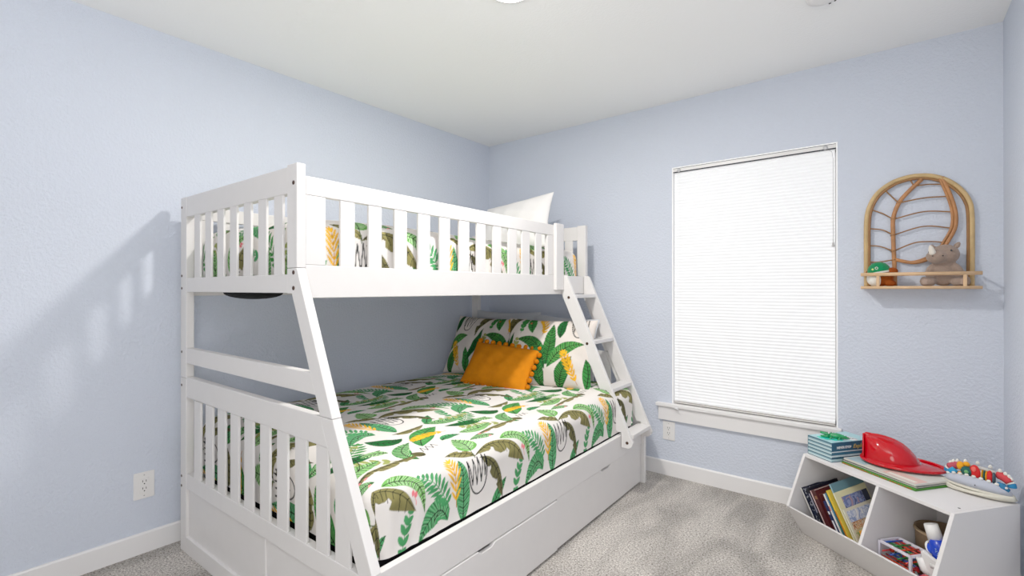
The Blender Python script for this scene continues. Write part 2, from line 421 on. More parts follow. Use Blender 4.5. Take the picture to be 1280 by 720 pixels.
def coverlet(name, X0, X1, Y0, Y1, zb, zt, r, step, parent=None, soff=0.0, toff=0.0, drop=None, wr=.003):
    """rounded fitted cover: unwrapped grid folded over a box; s runs from the front hem up and over"""
    h = zt-zb
    s = np.arange(0, h+(X1-X0)+h+step, step); t = np.arange(-h, (Y1-Y0)+h+step, step)
    S, T = np.meshgrid(s, t, indexing='ij')
    dxf = np.clip(h-S, 0, None); dxb = np.clip(S-h-(X1-X0), 0, None)
    x = np.where(S < h, X1, np.where(S > h+X1-X0, X0, X1-(S-h)))
    dyn = np.clip(-T, 0, None); dyf = np.clip(T-(Y1-Y0), 0, None)
    y = np.clip(Y0+T, Y0, Y1)
    z = zt-np.minimum(np.maximum(np.maximum(dxf, dxb), np.maximum(dyn, dyf)), h)
    qx = np.clip(x, X0+r, X1-r); qy = np.clip(y, Y0+r, Y1-r); qz = np.minimum(z, zt-r)
    d = np.stack([x-qx, y-qy, z-qz], -1); n = np.linalg.norm(d, axis=-1, keepdims=True); u = d/np.maximum(n, 1e-6)
    p = np.stack([qx, qy, qz], -1) + np.where(n > 1e-6, u*r, 0)
    # soft undulation and gathers on the drop
    top = np.clip((z-(zt-r*.6))/(r*.6), 0, 1)
    und = (np.sin(x*7.1+y*3.3)+np.sin(x*3.7-y*5.9+1.3)+np.sin(x*13+y*2.1+.4)*.5)*wr
    puff = .010*np.sin(PI*np.clip((x-X0)/(X1-X0), 0, 1))*np.sin(PI*np.clip((y-Y0)/(Y1-Y0), 0, 1))
    p[..., 2] += (und+puff)*top
    side = 1-top
    g = np.sin(y*95+np.sin(z*9)*2)*np.exp(-np.abs(y-Y0-.16)*7)*.0022 + np.sin(y*41+z*6)*.0012
    p += u*((g+und*.5)*side)[..., None]
    return grid_obj(name, p, M['print'], parent, cloth_print(T+toff, S+soff))

def pillow(name, W, H, T, m, parent=None, loc=(0,0,0), rot=(0,0,0), pr=None, n=None, pinch=.07, sag=0.0):
    """soft cushion lying in its local xz plane, thickness along y; front (-y) and back sheets in one skin"""
    n = n or 60
    k = np.linspace(-1, 1, n)
    U, V = np.meshgrid(k, k, indexing='ij')
    # reparametrise so that edges get samples
    U = np.sin(U*PI/2); V = np.sin(V*PI/2)
    x = U*W/2*(1-pinch*(1-V**2)); z = V*H/2*(1-pinch*(1-U**2))
    e = np.clip(1-np.abs(U)**2.6, 0, 1)**.55*np.clip(1-np.abs(V)**2.6, 0, 1)**.55
    wr = .006*np.sin(U*9+V*5)*np.sin(V*8-U*3)*e
    th = e*T/2
    z = z - sag*(1-V**2)*.5*0 - sag*e*(V > 0)*V*.3
    f = np.stack([x, -th+wr, z], -1); b = np.stack([x, th+wr, z], -1)[:, ::-1]
    P3 = np.concatenate([f, b[:, 1:]], 1)
    col = None
    if pr:
        c1 = cloth_print(pr[0]+x+W/2, pr[1]+z+H/2, SHAM_TILE); c2 = cloth_print(pr[0]+.3+x, pr[1]+z, SHAM_TILE)[:, ::-1]
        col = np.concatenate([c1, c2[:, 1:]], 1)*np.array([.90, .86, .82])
    return grid_obj(name, P3, m, parent, col, loc, rot)

# ================================================================ ROOM
RX, RH, RY = 3.115, 2.44, -3.6
W_X0, W_X1, W_Z0, W_Z1 = 1.587, 2.486, .455, 2.01
WT = .10
o = MB().box(-.1, RX+.1, RY, .1, -.06, 0).build('floor', M['carpet']); struct(o)
o = MB().box(-.1, RX+.1, RY, .1, RH, RH+.08).build('ceiling', M['ceil']); struct(o)
o = MB().box(-.1, 0, RY, 0, 0, RH).build('wall_left', M['wall']); struct(o)
o = MB().box(RX, RX+.1, RY, 0, 0, RH).build('wall_right', M['wall']); struct(o)
w = MB(); w.box(-.1, W_X0, 0, WT, 0, RH).box(W_X1, RX+.1, 0, WT, 0, RH).box(W_X0, W_X1, 0, WT, 0, W_Z0).box(W_X0, W_X1, 0, WT, W_Z1, RH)
struct(w.build('wall_far', M['wall']))
def baseboard(name, pts, ax):
    pass
bbp = [(0, 0), (.014, 0), (.014, .088), (.009, .094), (0, .094)]
o = MB().prism([(x, z) for x, z in bbp], 1, RY, 0).build('baseboard_left', M['trim']); struct(o)
o = MB().prism([(RX-x, z) for x, z in bbp], 1, RY, 0).build('baseboard_right', M['trim']); struct(o)
o = MB().prism([(-x, z) for x, z in bbp], 0, .014, RX-.014).build('baseboard_far', M['trim']); struct(o)
# window: frame and glass stand behind the shade
wf = MB()
for b in ((W_X0, W_X0+.04, .06, .1, W_Z0, W_Z1), (W_X1-.04, W_X1, .06, .1, W_Z0, W_Z1), (W_X0, W_X1, .06, .1, W_Z0, W_Z0+.04), (W_X0, W_X1, .06, .1, W_Z1-.04, W_Z1), (W_X0, W_X1, .065, .095, 1.21, 1.25)): wf.box(*b)
wo = wf.build('window_1', M['plastic_w']); struct(wo)
glass = mat('window_glass', (240, 248, 255), .02, trans=1.0)
MB().box(W_X0+.04, W_X1-.04, .078, .082, W_Z0+.04, W_Z1-.04).build('pane', glass, wo)
# white jamb returns of the opening; their emission imitates daylight on them
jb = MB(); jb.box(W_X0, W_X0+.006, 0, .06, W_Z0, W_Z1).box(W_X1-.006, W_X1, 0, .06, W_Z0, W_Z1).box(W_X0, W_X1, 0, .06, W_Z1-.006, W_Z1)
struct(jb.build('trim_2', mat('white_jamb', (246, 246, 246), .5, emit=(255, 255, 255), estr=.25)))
# stool and apron
tr = MB(); tr.box(1.487, 2.505, -.035, 0, .452, .474).bevel(.004); tr.box(W_X0+.001, W_X1-.001, 0, .06, .452, .4735); tr.box(1.502, 2.495, -.02, -.0005, .364, .452)
struct(tr.build('trim_1', M['trim']))

# window shade -----------------------------------------------------------
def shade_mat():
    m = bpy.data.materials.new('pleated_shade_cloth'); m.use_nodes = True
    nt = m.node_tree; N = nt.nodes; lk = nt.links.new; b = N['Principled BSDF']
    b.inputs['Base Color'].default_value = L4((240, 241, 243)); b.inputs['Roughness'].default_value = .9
    b.inputs['Emission Color'].default_value = (1, 1, 1, 1)  # emission stands in for daylight coming through the cloth
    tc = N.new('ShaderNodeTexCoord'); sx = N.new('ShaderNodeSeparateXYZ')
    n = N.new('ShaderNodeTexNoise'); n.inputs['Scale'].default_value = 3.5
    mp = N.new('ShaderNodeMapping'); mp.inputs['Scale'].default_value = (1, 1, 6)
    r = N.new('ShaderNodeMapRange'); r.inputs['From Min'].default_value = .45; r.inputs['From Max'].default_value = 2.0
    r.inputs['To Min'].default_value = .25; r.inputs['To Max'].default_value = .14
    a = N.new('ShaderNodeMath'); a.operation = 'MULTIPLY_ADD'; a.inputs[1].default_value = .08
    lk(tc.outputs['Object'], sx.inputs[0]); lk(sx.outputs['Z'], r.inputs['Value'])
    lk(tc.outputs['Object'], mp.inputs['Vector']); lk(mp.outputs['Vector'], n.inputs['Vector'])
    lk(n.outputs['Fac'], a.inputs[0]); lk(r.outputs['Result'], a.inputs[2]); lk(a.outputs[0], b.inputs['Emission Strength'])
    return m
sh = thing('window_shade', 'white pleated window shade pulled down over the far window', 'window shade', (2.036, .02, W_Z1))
x0, x1 = -.437, .437; SZ0, SZ1 = W_Z0+.035-W_Z1, -.032
hr = MB().box(x0-.006, x1+.006, -.016, .018, -.034, -.004).bevel(.003)
o = hr.build('headrail', M['plastic_w'], sh)
MB().box(x0-.006, x1+.006, -.0175, -.015, -.0085, -.0030).box(x0-.006, x1+.006, -.0175, -.015, -.0360, -.0285).build('dark_edge_strip', simple((44, 46, 58)), o)  # dark strips along the headrail; the upper one paints the recess shadow
np_ = 78; kk = 0; pts = []
for i in range(np_*2+1):
    z = SZ1 + (SZ0-SZ1)*i/(np_*2); pts.append((-.005 if i % 2 == 0 else -.0085, z))
P3 = np.array([[(xx, y, z) for y, z in pts] for xx in np.linspace(x0, x1, 8)])
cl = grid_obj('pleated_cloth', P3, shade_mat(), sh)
for p in cl.data.polygons: p.use_smooth = False
MB().box(x0, x1, -.017, .010, SZ0-.012, SZ0).bevel(.002).build('bottom_rail', simple((176, 172, 166), .5), sh)
MB().box(x0+.001, x1-.001, -.0185, -.0165, SZ0-.0085, SZ0-.0045).build('rail_strip', M['plastic_w'], sh)
cd = MB().tube([(.40, -.022, -.03), (.425, -.022, -.05), (.43, -.021, -.09), (.43, -.021, -.54)], .0012, 6).build('pull_cord', simple((170, 168, 168)), sh)
MB().lathe([(0, .012), (.004, .01), (.008, -.012), (.006, -.014), (0, -.014)], (.43, -.021, -.55), 12).build('tassel', simple((196, 194, 194)), cd)
MB().tube([(-.405, -.019, -.03), (-.405, -.019, SZ0-.005)], .0008, 6).build('hold_cord', simple((214, 214, 214)), sh)
for xx in (-.405, .395):
    MB().lathe([(0, 0), (.011, 0), (.012, .004), (.008, .009), (0, .01)], (xx, -.016, -.022), 14, rot=(R(90), 0, 0)).build('cord_lock', simple((206, 206, 208), .3), sh)
ck = MB().lathe([(0, 0), (.012, 0), (.012, .004), (.005, .008), (0, .008)], (0, 0, 0), 14, rot=(R(90), 0, 0))
ck.tube([(-.018, -.012, .004), (0, -.009, 0), (.02, -.013, -.006)], .0032, 8)
tag(ck.build('cord_cleat', simple((226, 226, 226), .2), None, (1.628, -.0355, .452)), 'clear plastic cord cleat fixed on the left end of window sill', 'cord cleat')

# outlets ----------------------------------------------------------------
def outlet(loc, rz, label):
    t = thing('wall_outlet', label, 'electrical outlet', loc, (0, 0, rz), None)
    MB().box(-.040, .040, -.007, 0, -.061, .061).bevel(.003).build('cover_plate', M['plastic_w'], t)
    rc = MB().box(-.0175, .0175, -.0095, -.006, -.034, .034).bevel(.0012).build('receptacle', M['plastic_w'], t)
    for sz in (-1, 1):
        c = sz*.0165
        for dx in (-.0065, .0065): MB().box(dx-.0013, dx+.0013, -.0103, -.009, c-.001, c+.0085).build('slot', M['slot'], rc)
        MB().lathe([(0, 0), (.0028, 0), (.0028, .001), (0, .001)], (0, -.0093, c-.0085), 10, rot=(R(90), 0, 0)).build('ground_hole', M['slot'], rc)
        MB().lathe([(0, 0), (.003, 0), (.0025, .0012), (0, .0012)], (0, -.007, sz*.0475), 10, rot=(R(90), 0, 0)).build('screw', simple((190, 188, 186), .3), t)
    return t
outlet((0, -2.428, .311), R(90), 'white duplex outlet on the left wall beside the bunk bed')
outlet((1.566, 0, .291), 0, 'white duplex outlet under the left end of window sill')

# ceiling fixtures -------------------------------------------------------
cl = thing('ceiling_light', 'round white flush ceiling light, lit, at the top edge of the photo', 'ceiling light', (1.515, -1.605, RH))
MB().lathe([(0, 0), (.10, 0), (.10, -.012), (.085, -.02), (.08, -.02), (.08, -.008), (0, -.008)], n=40).build('trim_ring', M['plastic_w'], cl)
LIT = mat('lit_diffuser', (255, 252, 246), .5, emit=(255, 247, 238), estr=70)
MB().lathe([(.0795, -.0085), (.078, -.021), (.06, -.027), (.03, -.030), (0, -.031)], n=40).build('diffuser', LIT, cl)
sm = thing('smoke_detector', 'white round smoke detector on the ceiling', 'smoke detector', (2.500, -.785, RH))
MB().lathe([(0, 0), (.068, 0), (.068, -.014), (.058, -.034), (.04, -.038), (0, -.038)], n=32).build('housing', M['plastic_w'], sm)
for a in (R(50), R(72)): MB().box(-.004, .004, -.002, .002, -.0372, -.024).build('vent_slot', M['slot'], sm, (.0575*math.cos(a), .0575*math.sin(a), 0), (0, 0, a+R(90)))

# ================================================================ BUNK BED
BR = R(1.4)
bed = thing('bunk_bed', 'white wooden twin over full bunk bed against the left wall', 'bunk bed', (.165, -2.31, 0), (0, 0, BR))
T = .033; YF = 2.045
BW = M['bedw']
def bx(name, x0, x1, y0, y1, z0, z1, par=bed, m=None, w=.0025):
    return MB().box(x0, x1, y0, y1, z0, z1).bevel(w).build(name, m or BW, par)
def bolt(x, y, z, axis, r=.0075, par=bed):
    rot = {'-y': (R(90), 0, 0), '+x': (0, R(90), 0)}[axis]
    b = MB().lathe([(0, .0012), (r*.45, .0012), (r*.5, .002), (r, .0014), (r, -.002), (0, -.002)], (0, 0, 0), 14).build('bolt', M['bolt'], par, (x, y, z), rot)
    return b
for y0 in (0, YF):
    ya, yb = y0, y0+T
    bx('rear_post', -.066, 0, ya, yb, 0, .806); bx('rear_post', -.066, 0, ya, yb, .8075, 1.645)
    bx('front_post', .901, .965, ya, yb, 1.292, 1.652)
    MB().prism([(.901, 1.2905), (.965, 1.2905), (1.178, .808), (1.108, .808), (.932, 1.203), (.901, 1.203)], 1, ya, yb).bevel(.0025).build('slanted_leg', BW, bed)
    MB().prism([(1.108, .8065), (1.1785, .8065), (1.379, .385), (1.379, 0), (1.312, 0), (1.312, .37), (1.303, .385)], 1, ya, yb).bevel(.0025).build('slanted_leg', BW, bed)
    ra, rb = ya+.0012, yb-.0012
    bx('end_rail', -.0005, .9005, ra, rb, 1.552, 1.645)
    bx('end_rail', -.0005, .9005, ra, rb, 1.205, 1.270)
    MB().prism([(-.0005, .875), (1.0785, .871), (1.0475, .942), (-.0005, .946)], 1, ra, rb).bevel(.0025).build('end_rail', BW, bed)
    MB().prism([(-.0005, .718), (1.149, .712), (1.1075, .806), (-.0005, .812)], 1, ra, rb).bevel(.0025).build('end_rail', BW, bed)
    bx('end_rail', -.0005, 1.311, ra, rb, .297, .367)
    bx('end_rail', -.0005, 1.311, ra-.002, rb, .0, .075)
    MB().box(-.0005, 1.311, ya+.012, yb-.008, .075, .297).build('end_panel', BW, bed)
    bx('panel_stile', .722, .736, ya+.006, yb-.010, .0752, .2968)
    sa, sb = ya+.003, ya+.013
    for cx in (.114, .231, .354, .474, .595, .715, .833): bx('end_slat', cx-.031, cx+.031, sa, sb, 1.268, 1.553)
    for cx in (.118, .243, .365, .486, .608, .736, .862, .985): bx('end_slat', cx-.0365, cx+.0365, sa, sb, .365, .715)
    bx('end_slat', 1.080, 1.149, sa, sb, .365, .7115)
    MB().prism([(1.189, .365), (1.265, .365), (1.265, .5), (1.195, .64), (1.189, .66)], 1, sa, sb).bevel(.002).build('end_slat', BW, bed)
# near end bolts
for x, z in ((.945, 1.585), (.945, 1.276), (.945, 1.222)): bolt(x, -.0002, z, '-y')
for z in (1.60, 1.28, 1.222, .925, .77, .345, .30): bolt(-.052, -.0002, z, '-y', .006)
# guard rails front and rear
for X0, X1, gp in ((.940, .964, 1), (-.050, -.026, 0)):
    yend = 1.69 if gp else YF-.001
    bx('guard_rail', X0, X1, T+.0005, yend, 1.547, 1.612)
    bx('side_rail', X0, X1, T+.0005, YF-.0005, 1.187, 1.303)
    bx('guard_stile', X0+.0008, X1-.0008, T+.0005, .110, 1.3035, 1.5465)
    ys = [(.171,.233),(.295,.358),(.422,.488),(.55,.62),(.679,.746),(.808,.879),(.935,1.002),(1.063,1.13),(1.193,1.265),(1.318,1.392),(1.453,1.516)]
    if not gp: ys = ys+[(1.60,1.665),(1.73,1.795),(1.86,1.925)]
    for a, b in ys: bx('guard_slat', (X0+.010 if gp else X0+.004), (X1-.002 if gp else X1-.010), a, b, 1.302, 1.548)
    if gp:
        bx('guard_stile', X0+.0008, X1-.0008, 1.577, 1.69, 1.3035, 1.5465)
        bx('guard_post', X1, X1+.022, 1.642, 1.728, 1.213, 1.622)
    else:
        bx('guard_stile', X0+.0008, X1-.0008, 1.97, YF-.001, 1.3035, 1.5465)
# upper and lower slat decks
for y in np.linspace(.12, 1.95, 10): bx('deck_slat', -.026, .940, y-.04, y+.04, 1.205, 1.222, w=.001)
dust = MB().ell((0, 0, 0), (.225, .075, .028), nu=28, nv=14).build('dust_cover', M['black'], bed, (.372, .125, 1.2025)); dust['label'] = 'black fabric sagging under the upper bunk'
bx('side_rail', 1.336, 1.362, T+.0005, YF-.0005, .246, .371)
bx('side_rail', -.050, -.026, T+.0005, YF-.0005, .246, .371)
MB().box(-.026, 1.335, T, YF, .225, .243).build('deck_board', BW, bed)
# drawers
def drawer(ya, yb, xf, c, hw, ztl, ztr):
    zt = lambda y: ztl+(ztr-ztl)*(y-ya)/(yb-ya)
    poly = [(ya, .012), (yb, .012), (yb, zt(yb)), (c+hw, zt(c+hw)), (c+hw-.02, zt(c)-.013), (c-hw+.02, zt(c)-.013), (c-hw, zt(c-hw)), (ya, zt(ya))]
    d = MB().prism(poly, 0, xf-.018, xf).bevel(.0015).build('drawer', BW, bed)
    b = MB(); b.box(.75, xf-.02, ya+.03, ya+.042, .03, .20).box(.75, xf-.02, yb-.042, yb-.03, .03, .20).box(.75, xf-.02, ya+.03, yb-.03, .025, .035).box(.75, .762, ya+.03, yb-.03, .03, .20)
    b.build('drawer_box', BW, d)
drawer(.042, 1.036, 1.366, .533, .05, .2445, .2405)
drawer(1.044, 2.036, 1.359, 1.546, .06, .2445, .2445)
# ladder
def stringer(ya, yb):
    MB().prism([(.967, 1.306), (.994, 1.306), (1.004, 1.296), (1.436, .338), (1.430, .318), (1.412, .304), (1.366, .304), (1.366, .390), (1.338, .390), (.967, 1.185)], 1, ya, yb).bevel(.002).build('ladder_stringer', BW, bed)
stringer(1.734, 1.756); stringer(2.021, 2.043)
for (xc, zc, dz) in ((1.017, 1.164, .0), (1.145, .886, .0), (1.268, .611, .0), (1.402, .360, .0)):
    bx('ladder_rung', xc-.040, xc+.040 if zc > .4 else xc+.03, 1.7565, 2.0205, zc-.002, zc+.020)
    bolt(xc, 1.7338, zc+.002 if zc > .4 else .336, '-y', .009)

# ---------------------------------------------------------------- bedding (own things)
def bed_pt(x, y, z):
    c, s = math.cos(BR), math.sin(BR)
    return (.165+c*x-s*y, -2.31+s*x+c*y, z)
def bedding(name, label, cat, loc=(0, 0, 0), group=None):
    return thing(name, label, cat, (.165, -2.31, 0), (0, 0, BR), group)
mt = MB().box(.0, 1.312, .062, 2.015, .245, .545).bevel(.05, 4).build('mattress', M['black'], None, (.165, -2.31, 0), (0, 0, BR))
tag(mt, 'black sided full mattress on the lower bunk under leaf print coverlet', 'mattress')
cv = coverlet('coverlet', -.02, 1.332, .040, 2.038, .378, .615, .085, .003)
cv.location = (.165, -2.31, 0); cv.rotation_euler = (0, 0, BR)
tag(cv, 'white coverlet with green banana leaf print on the wide lower bunk', 'bedspread')
mt = MB().box(.015, .908, .078, 2.01, 1.223, 1.41).bevel(.04, 3).build('mattress', M['black'], None, (.165, -2.31, 0), (0, 0, BR))
tag(mt, 'dark twin mattress on the upper bunk behind the guard rail', 'mattress')
cv = coverlet('coverlet', -.008, .932, .052, 2.035, 1.262, 1.484, .075, .004, soff=.07, toff=.25)
cv.location = (.165, -2.31, 0); cv.rotation_euler = (0, 0, BR)
tag(cv, 'white coverlet with green banana leaf print on the narrow upper bunk', 'bedspread')

def pil(name, label, cat, W, H, Tk, m, c, rot, **k):
    o = pillow(name, W, H, Tk, m, None, bed_pt(*c), (rot[0], rot[1], rot[2]+BR), **k)
    return tag(o, label, cat, k.get('group'))
pil('pillow', 'plain white pillow standing at the far end of the upper bunk', 'pillow', .60, .42, .16, M['white_fab'], (.49, 1.88, 1.665), (R(-22), R(-6), 0))
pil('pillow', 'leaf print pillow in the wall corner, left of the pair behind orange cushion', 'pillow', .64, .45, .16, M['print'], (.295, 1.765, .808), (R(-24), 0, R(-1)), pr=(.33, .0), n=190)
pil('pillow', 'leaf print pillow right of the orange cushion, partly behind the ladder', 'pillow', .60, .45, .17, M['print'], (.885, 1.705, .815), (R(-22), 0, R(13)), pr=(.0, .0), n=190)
pil('pillow', 'pale grey pillow behind the left leaf print pillow on lower bunk', 'pillow', .60, .46, .10, M['grey_fab'], (.34, 1.945, .83), (R(-12), 0, 0))
pil('pillow', 'pale grey pillow behind the right leaf print pillow, near the ladder', 'pillow', .56, .45, .10, M['grey_fab'], (.81, 1.945, .815), (R(-12), R(3), 0))
# orange cushion with pom-poms
cu = thing('pompom_cushion', 'small orange lumbar cushion trimmed with pom poms on lower bunk', 'cushion', bed_pt(.655, 1.50, .735), (R(-38), R(4), R(9)+BR))
W_, H_ = .46, .30
pillow('cushion_body', W_, H_, .13, M['orange_fab'], cu, pinch=.05)
pp = [(u, 1) for u in np.linspace(-.9, .98, 10)] + [(u, -1) for u in np.linspace(-.78, .98, 11)] + [(1, v) for v in np.linspace(-.72, .75, 6)]
for u, v in pp:
    x = u*W_/2*(1-.05*(1-v*v)); z = v*H_/2*(1-.05*(1-u*u))
    q = MB().ell((0, 0, 0), (.0165, .0155, .0165), nu=12, nv=8)
    for vv in q.bm.verts: vv.co *= 1+random.uniform(-.08, .08)
    q.build('pom_pom', M['pom'], cu, (x+(.012 if u == 1 else 0), -.004, z+(.011*v if abs(v) == 1 else 0)))

# white cord loop behind the ladder
c = MB().tube([bed_pt(1.20, 2.125, .05), bed_pt(1.29, 2.12, .28), bed_pt(1.325, 2.12, .42), bed_pt(1.31, 2.125, .52), bed_pt(1.25, 2.13, .62), bed_pt(1.17, 2.13, .68)], .003, 8)
tag(c.build('power_cord', simple((226, 228, 230), .5)), 'white power cord looping up behind the bunk ladder', 'cord')

# ================================================================ RATTAN SHELF
shf = thing('wall_shelf', 'arched rattan wall shelf with a leaf pattern on the far wall', 'wall shelf', (0, 0, 0))
def spl(pts, n=8):
    """Catmull-Rom through (x,z) points"""
    P_ = [Vector((p[0], p[1])) for p in pts]; P_ = [2*P_[0]-P_[1]]+P_+[2*P_[-1]-P_[-2]]; out = []
    for i in range(1, len(P_)-2):
        a, b, c_, d = P_[i-1:i+3]
        for j in range(n):
            t = j/n; out.append(.5*((2*b)+(c_-a)*t+(2*a-5*b+4*c_-d)*t*t+(3*b-a-3*c_+d)*t**3))
    out.append(P_[-2]); return out
def rt(name, pts, y, r, m, par=shf, yc=None, n=8):
    s = spl(pts)
    return MB().tube([(p.x, y if not yc else y-yc*math.sin(PI*i/(len(s)-1)), p.y) for i, p in enumerate(s)], r, n).build(name, m, par)
arch = [(2.611,1.222),(2.610,1.42),(2.612,1.576),(2.627,1.652),(2.660,1.712),(2.716,1.756),(2.772,1.774),(2.815,1.777),(2.868,1.768),(2.925,1.738),(2.970,1.690),(2.998,1.635),(3.008,1.572),(3.009,1.42),(3.008,1.222)]
fr = rt('arch_frame', arch, -.016, .0105, M['bamboo'], n=12)
cx_, cz_ = 2.81, 1.50
inner = [(cx_+(x-cx_)*.935 if z > 1.3 else (2.6245 if x < cx_ else 2.9945), z if z < 1.5 else 1.5+(z-1.5)*.945) for x, z in arch]
rt('arch_liner', inner, -.018, .0065, M['rattan_d'], n=10)
rt('leaf_stem', [(2.727,1.235),(2.726,1.304),(2.722,1.415),(2.720,1.491),(2.721,1.577),(2.743,1.65),(2.778,1.70),(2.831,1.757)], -.018, .0095, M['rattan'], n=10)
leaf = [(2.905,1.757),(2.938,1.652),(2.953,1.574),(2.950,1.508),(2.928,1.453),(2.903,1.406),(2.860,1.368),(2.801,1.349),(2.728,1.366)]
rt('leaf_edge', leaf, -.018, .0085, M['rattan'], n=10)
rt('leaf_edge', [(x-.013, z+.004) for x, z in leaf], -.020, .0055, M['rattan'], n=8)
for v in ([(2.739,1.65),(2.839,1.664),(2.930,1.661)], [(2.724,1.571),(2.838,1.597),(2.948,1.585)], [(2.722,1.491),(2.838,1.525),(2.946,1.507)],
          [(2.722,1.41),(2.801,1.446),(2.864,1.449),(2.925,1.440)], [(2.801,1.727),(2.853,1.728),(2.912,1.721)],
          [(2.684,1.726),(2.739,1.653)], [(2.626,1.63),(2.675,1.605),(2.718,1.572)], [(2.618,1.531),(2.676,1.52),(2.718,1.493)],
          [(2.618,1.443),(2.667,1.436),(2.720,1.410)], [(2.617,1.358),(2.665,1.357),(2.722,1.366)], [(2.784,1.766),(2.801,1.727)]):
    rt('leaf_vein', v, -.018, .0034, M['rattan_d'], n=6)
for z_ in (1.653, 1.572, 1.491, 1.41, 1.366):
    xx = {1.653: 2.743, 1.572: 2.721, 1.491: 2.720, 1.41: 2.722, 1.366: 2.724}[z_]
    MB().tube([(xx-.011, -.018, z_-.004), (xx, -.029, z_), (xx+.011, -.018, z_+.004)], .0028, 6).build('binding', M['rattan_d'], shf)
PL = M['pole']
for z_ in (1.291, 1.226): MB().tube([(2.592, -.118, z_), (3.034, -.118, z_)], .0088 if z_ > 1.25 else .0075, 12).build('front_pole', PL, shf)
MB().tube([(2.592, -.012, 1.226), (3.034, -.012, 1.226)], .0075, 12).build('back_pole', PL, shf)
for xx in (2.661, 2.977): MB().box(xx-.0065, xx+.0065, -.123, -.113, 1.229, 1.287).bevel(.002).build('rail_post', PL, shf)
MB().box(2.597, 3.030, -.114, -.016, 1.221, 1.231).bevel(.001).build('shelf_board', PL, shf)
for xx in (2.6, 3.02): MB().tube([(xx, -.118, 1.291), (xx, -.016, 1.291)], .006, 8).build('side_rod', PL, shf)

# plush toys --------------------------------------------------------------
def plush_body(name, ells, m, par, vox=.0045):
    b = MB()
    for e in ells: b.ell(*e, nu=20, nv=14)
    o = b.build(name, m, par)
    rm = o.modifiers.new('remesh', 'REMESH'); rm.mode = 'VOXEL'; rm.voxel_size = vox; rm.use_smooth_shade = True
    sm_ = o.modifiers.new('smooth', 'SMOOTH'); sm_.iterations = 6; sm_.factor = .6
    return o
rh = thing('plush_rhino', 'taupe plush rhinoceros with white horn seated on rattan shelf', 'plush toy', (2.905, -.068, 1.231))
plush_body('plush_body', [((0, .006, .058), (.050, .036, .056)), ((0, .004, .098), (.036, .030, .034)),
    ((.006, -.002, .150), (.054, .044, .048)), ((-.024, -.030, .140), (.040, .034, .034)),
    ((-.046, -.006, .078), (.017, .017, .036), (0, R(25), 0)), ((.052, -.004, .076), (.018, .018, .040), (0, R(-28), 0)), ((.070, -.008, .045), (.016, .016, .026), (0, R(-10), 0)),
    ((-.054, -.022, .022), (.030, .026, .0225)), ((.052, -.022, .022), (.030, .026, .0225)), ((-.070, -.028, .024), (.016, .017, .023)), ((.078, -.026, .024), (.016, .018, .023))], M['rhino'], rh)
MB().lathe([(0, .040), (.006, .034), (.011, .018), (.0135, 0), (.011, -.006), (0, -.006)], (0, 0, 0), 14, sy=.8).build('horn', M['cream'], rh, (-.040, -.054, .156), (R(14), R(-14), 0))
for s, xx in ((-1, -.040), (1, .054)):
    e = MB().lathe([(0, .022), (.007, .016), (.0115, .004), (.009, -.008), (0, -.01)], (0, 0, 0), 14, sy=.5).build('ear', M['rhino'], rh, ((.047 if s > 0 else -.034), -.004, .188 if s > 0 else .180), (R(10), R(28*s), 0))
    MB().ell((0, -.005, .004), (.005, .002, .010), nu=10, nv=8).build('inner_ear', M['rhino_l'], e)
for xx, yy, zz in ((-.0495, -.053, .162), (.026, -.0455, .166)): MB().ell((xx if xx > 0 else -.052, yy if xx > 0 else -.047, zz), (.0042, .003, .0046), nu=10, nv=8).build('eye', M['eye'], rh)
for xx in (-.040, -.004): MB().ell((xx, -.0605 if xx > -.03 else -.0625, .142), (.0032, .002, .0028), nu=8, nv=6).build('nostril', M['eye'], rh)
for xx in (-.066, .066): MB().ell((xx, -.044, .022), (.013, .003, .014), nu=12, nv=8).build('foot_sole', M['rhino_l'], rh)

tu = thing('plush_turtle', 'small plush turtle with green shell at left end of rattan shelf', 'plush toy', (2.668, -.066, 1.231))
plush_body('plush_body', [((.006, 0, .040), (.048, .036, .038)), ((.048, -.014, .076), (.025, .021, .019)), ((-.046, .006, .068), (.014, .014, .016)), ((.040, -.012, .016), (.026, .024, .016)), ((.0, .01, .02), (.03, .03, .02))], M['brown_pl'], tu)
MB().ell((0, 0, 0), (.034, .030, .036), (0, R(-14), 0)).build('belly', M['white_pl'], tu, (-.020, -.014, .038))
sh_ = MB().lathe([(0, .052), (.018, .049), (.034, .039), (.044, .024), (.049, .006), (.049, 0), (0, 0)], (0, 0, 0), 24, sy=.82).build('shell', M['green_pl'], tu, (-.003, -.004, .072), (0, R(-11), 0))
MB().lathe([(.046, .003), (.0515, .001), (.052, -.005), (.046, -.007)], (0, 0, 0), 24, sy=.82).build('shell_rim', M['white_pl'], sh_)
MB().ell((-.0225, -.0345, .018), (.0048, .0025, .0048), nu=10, nv=8).build('shell_dot', M['dot_y'], sh_)
tor = MB(); tor.tube([(.0055*math.cos(a)-.006, -.0382+.002*math.sin(a)*0, .021+.0055*math.sin(a)) for a in np.linspace(0, 2*PI, 13)[:-1]], .0012, 6, closed=True); tor.build('shell_ring', M['white_pl'], sh_)

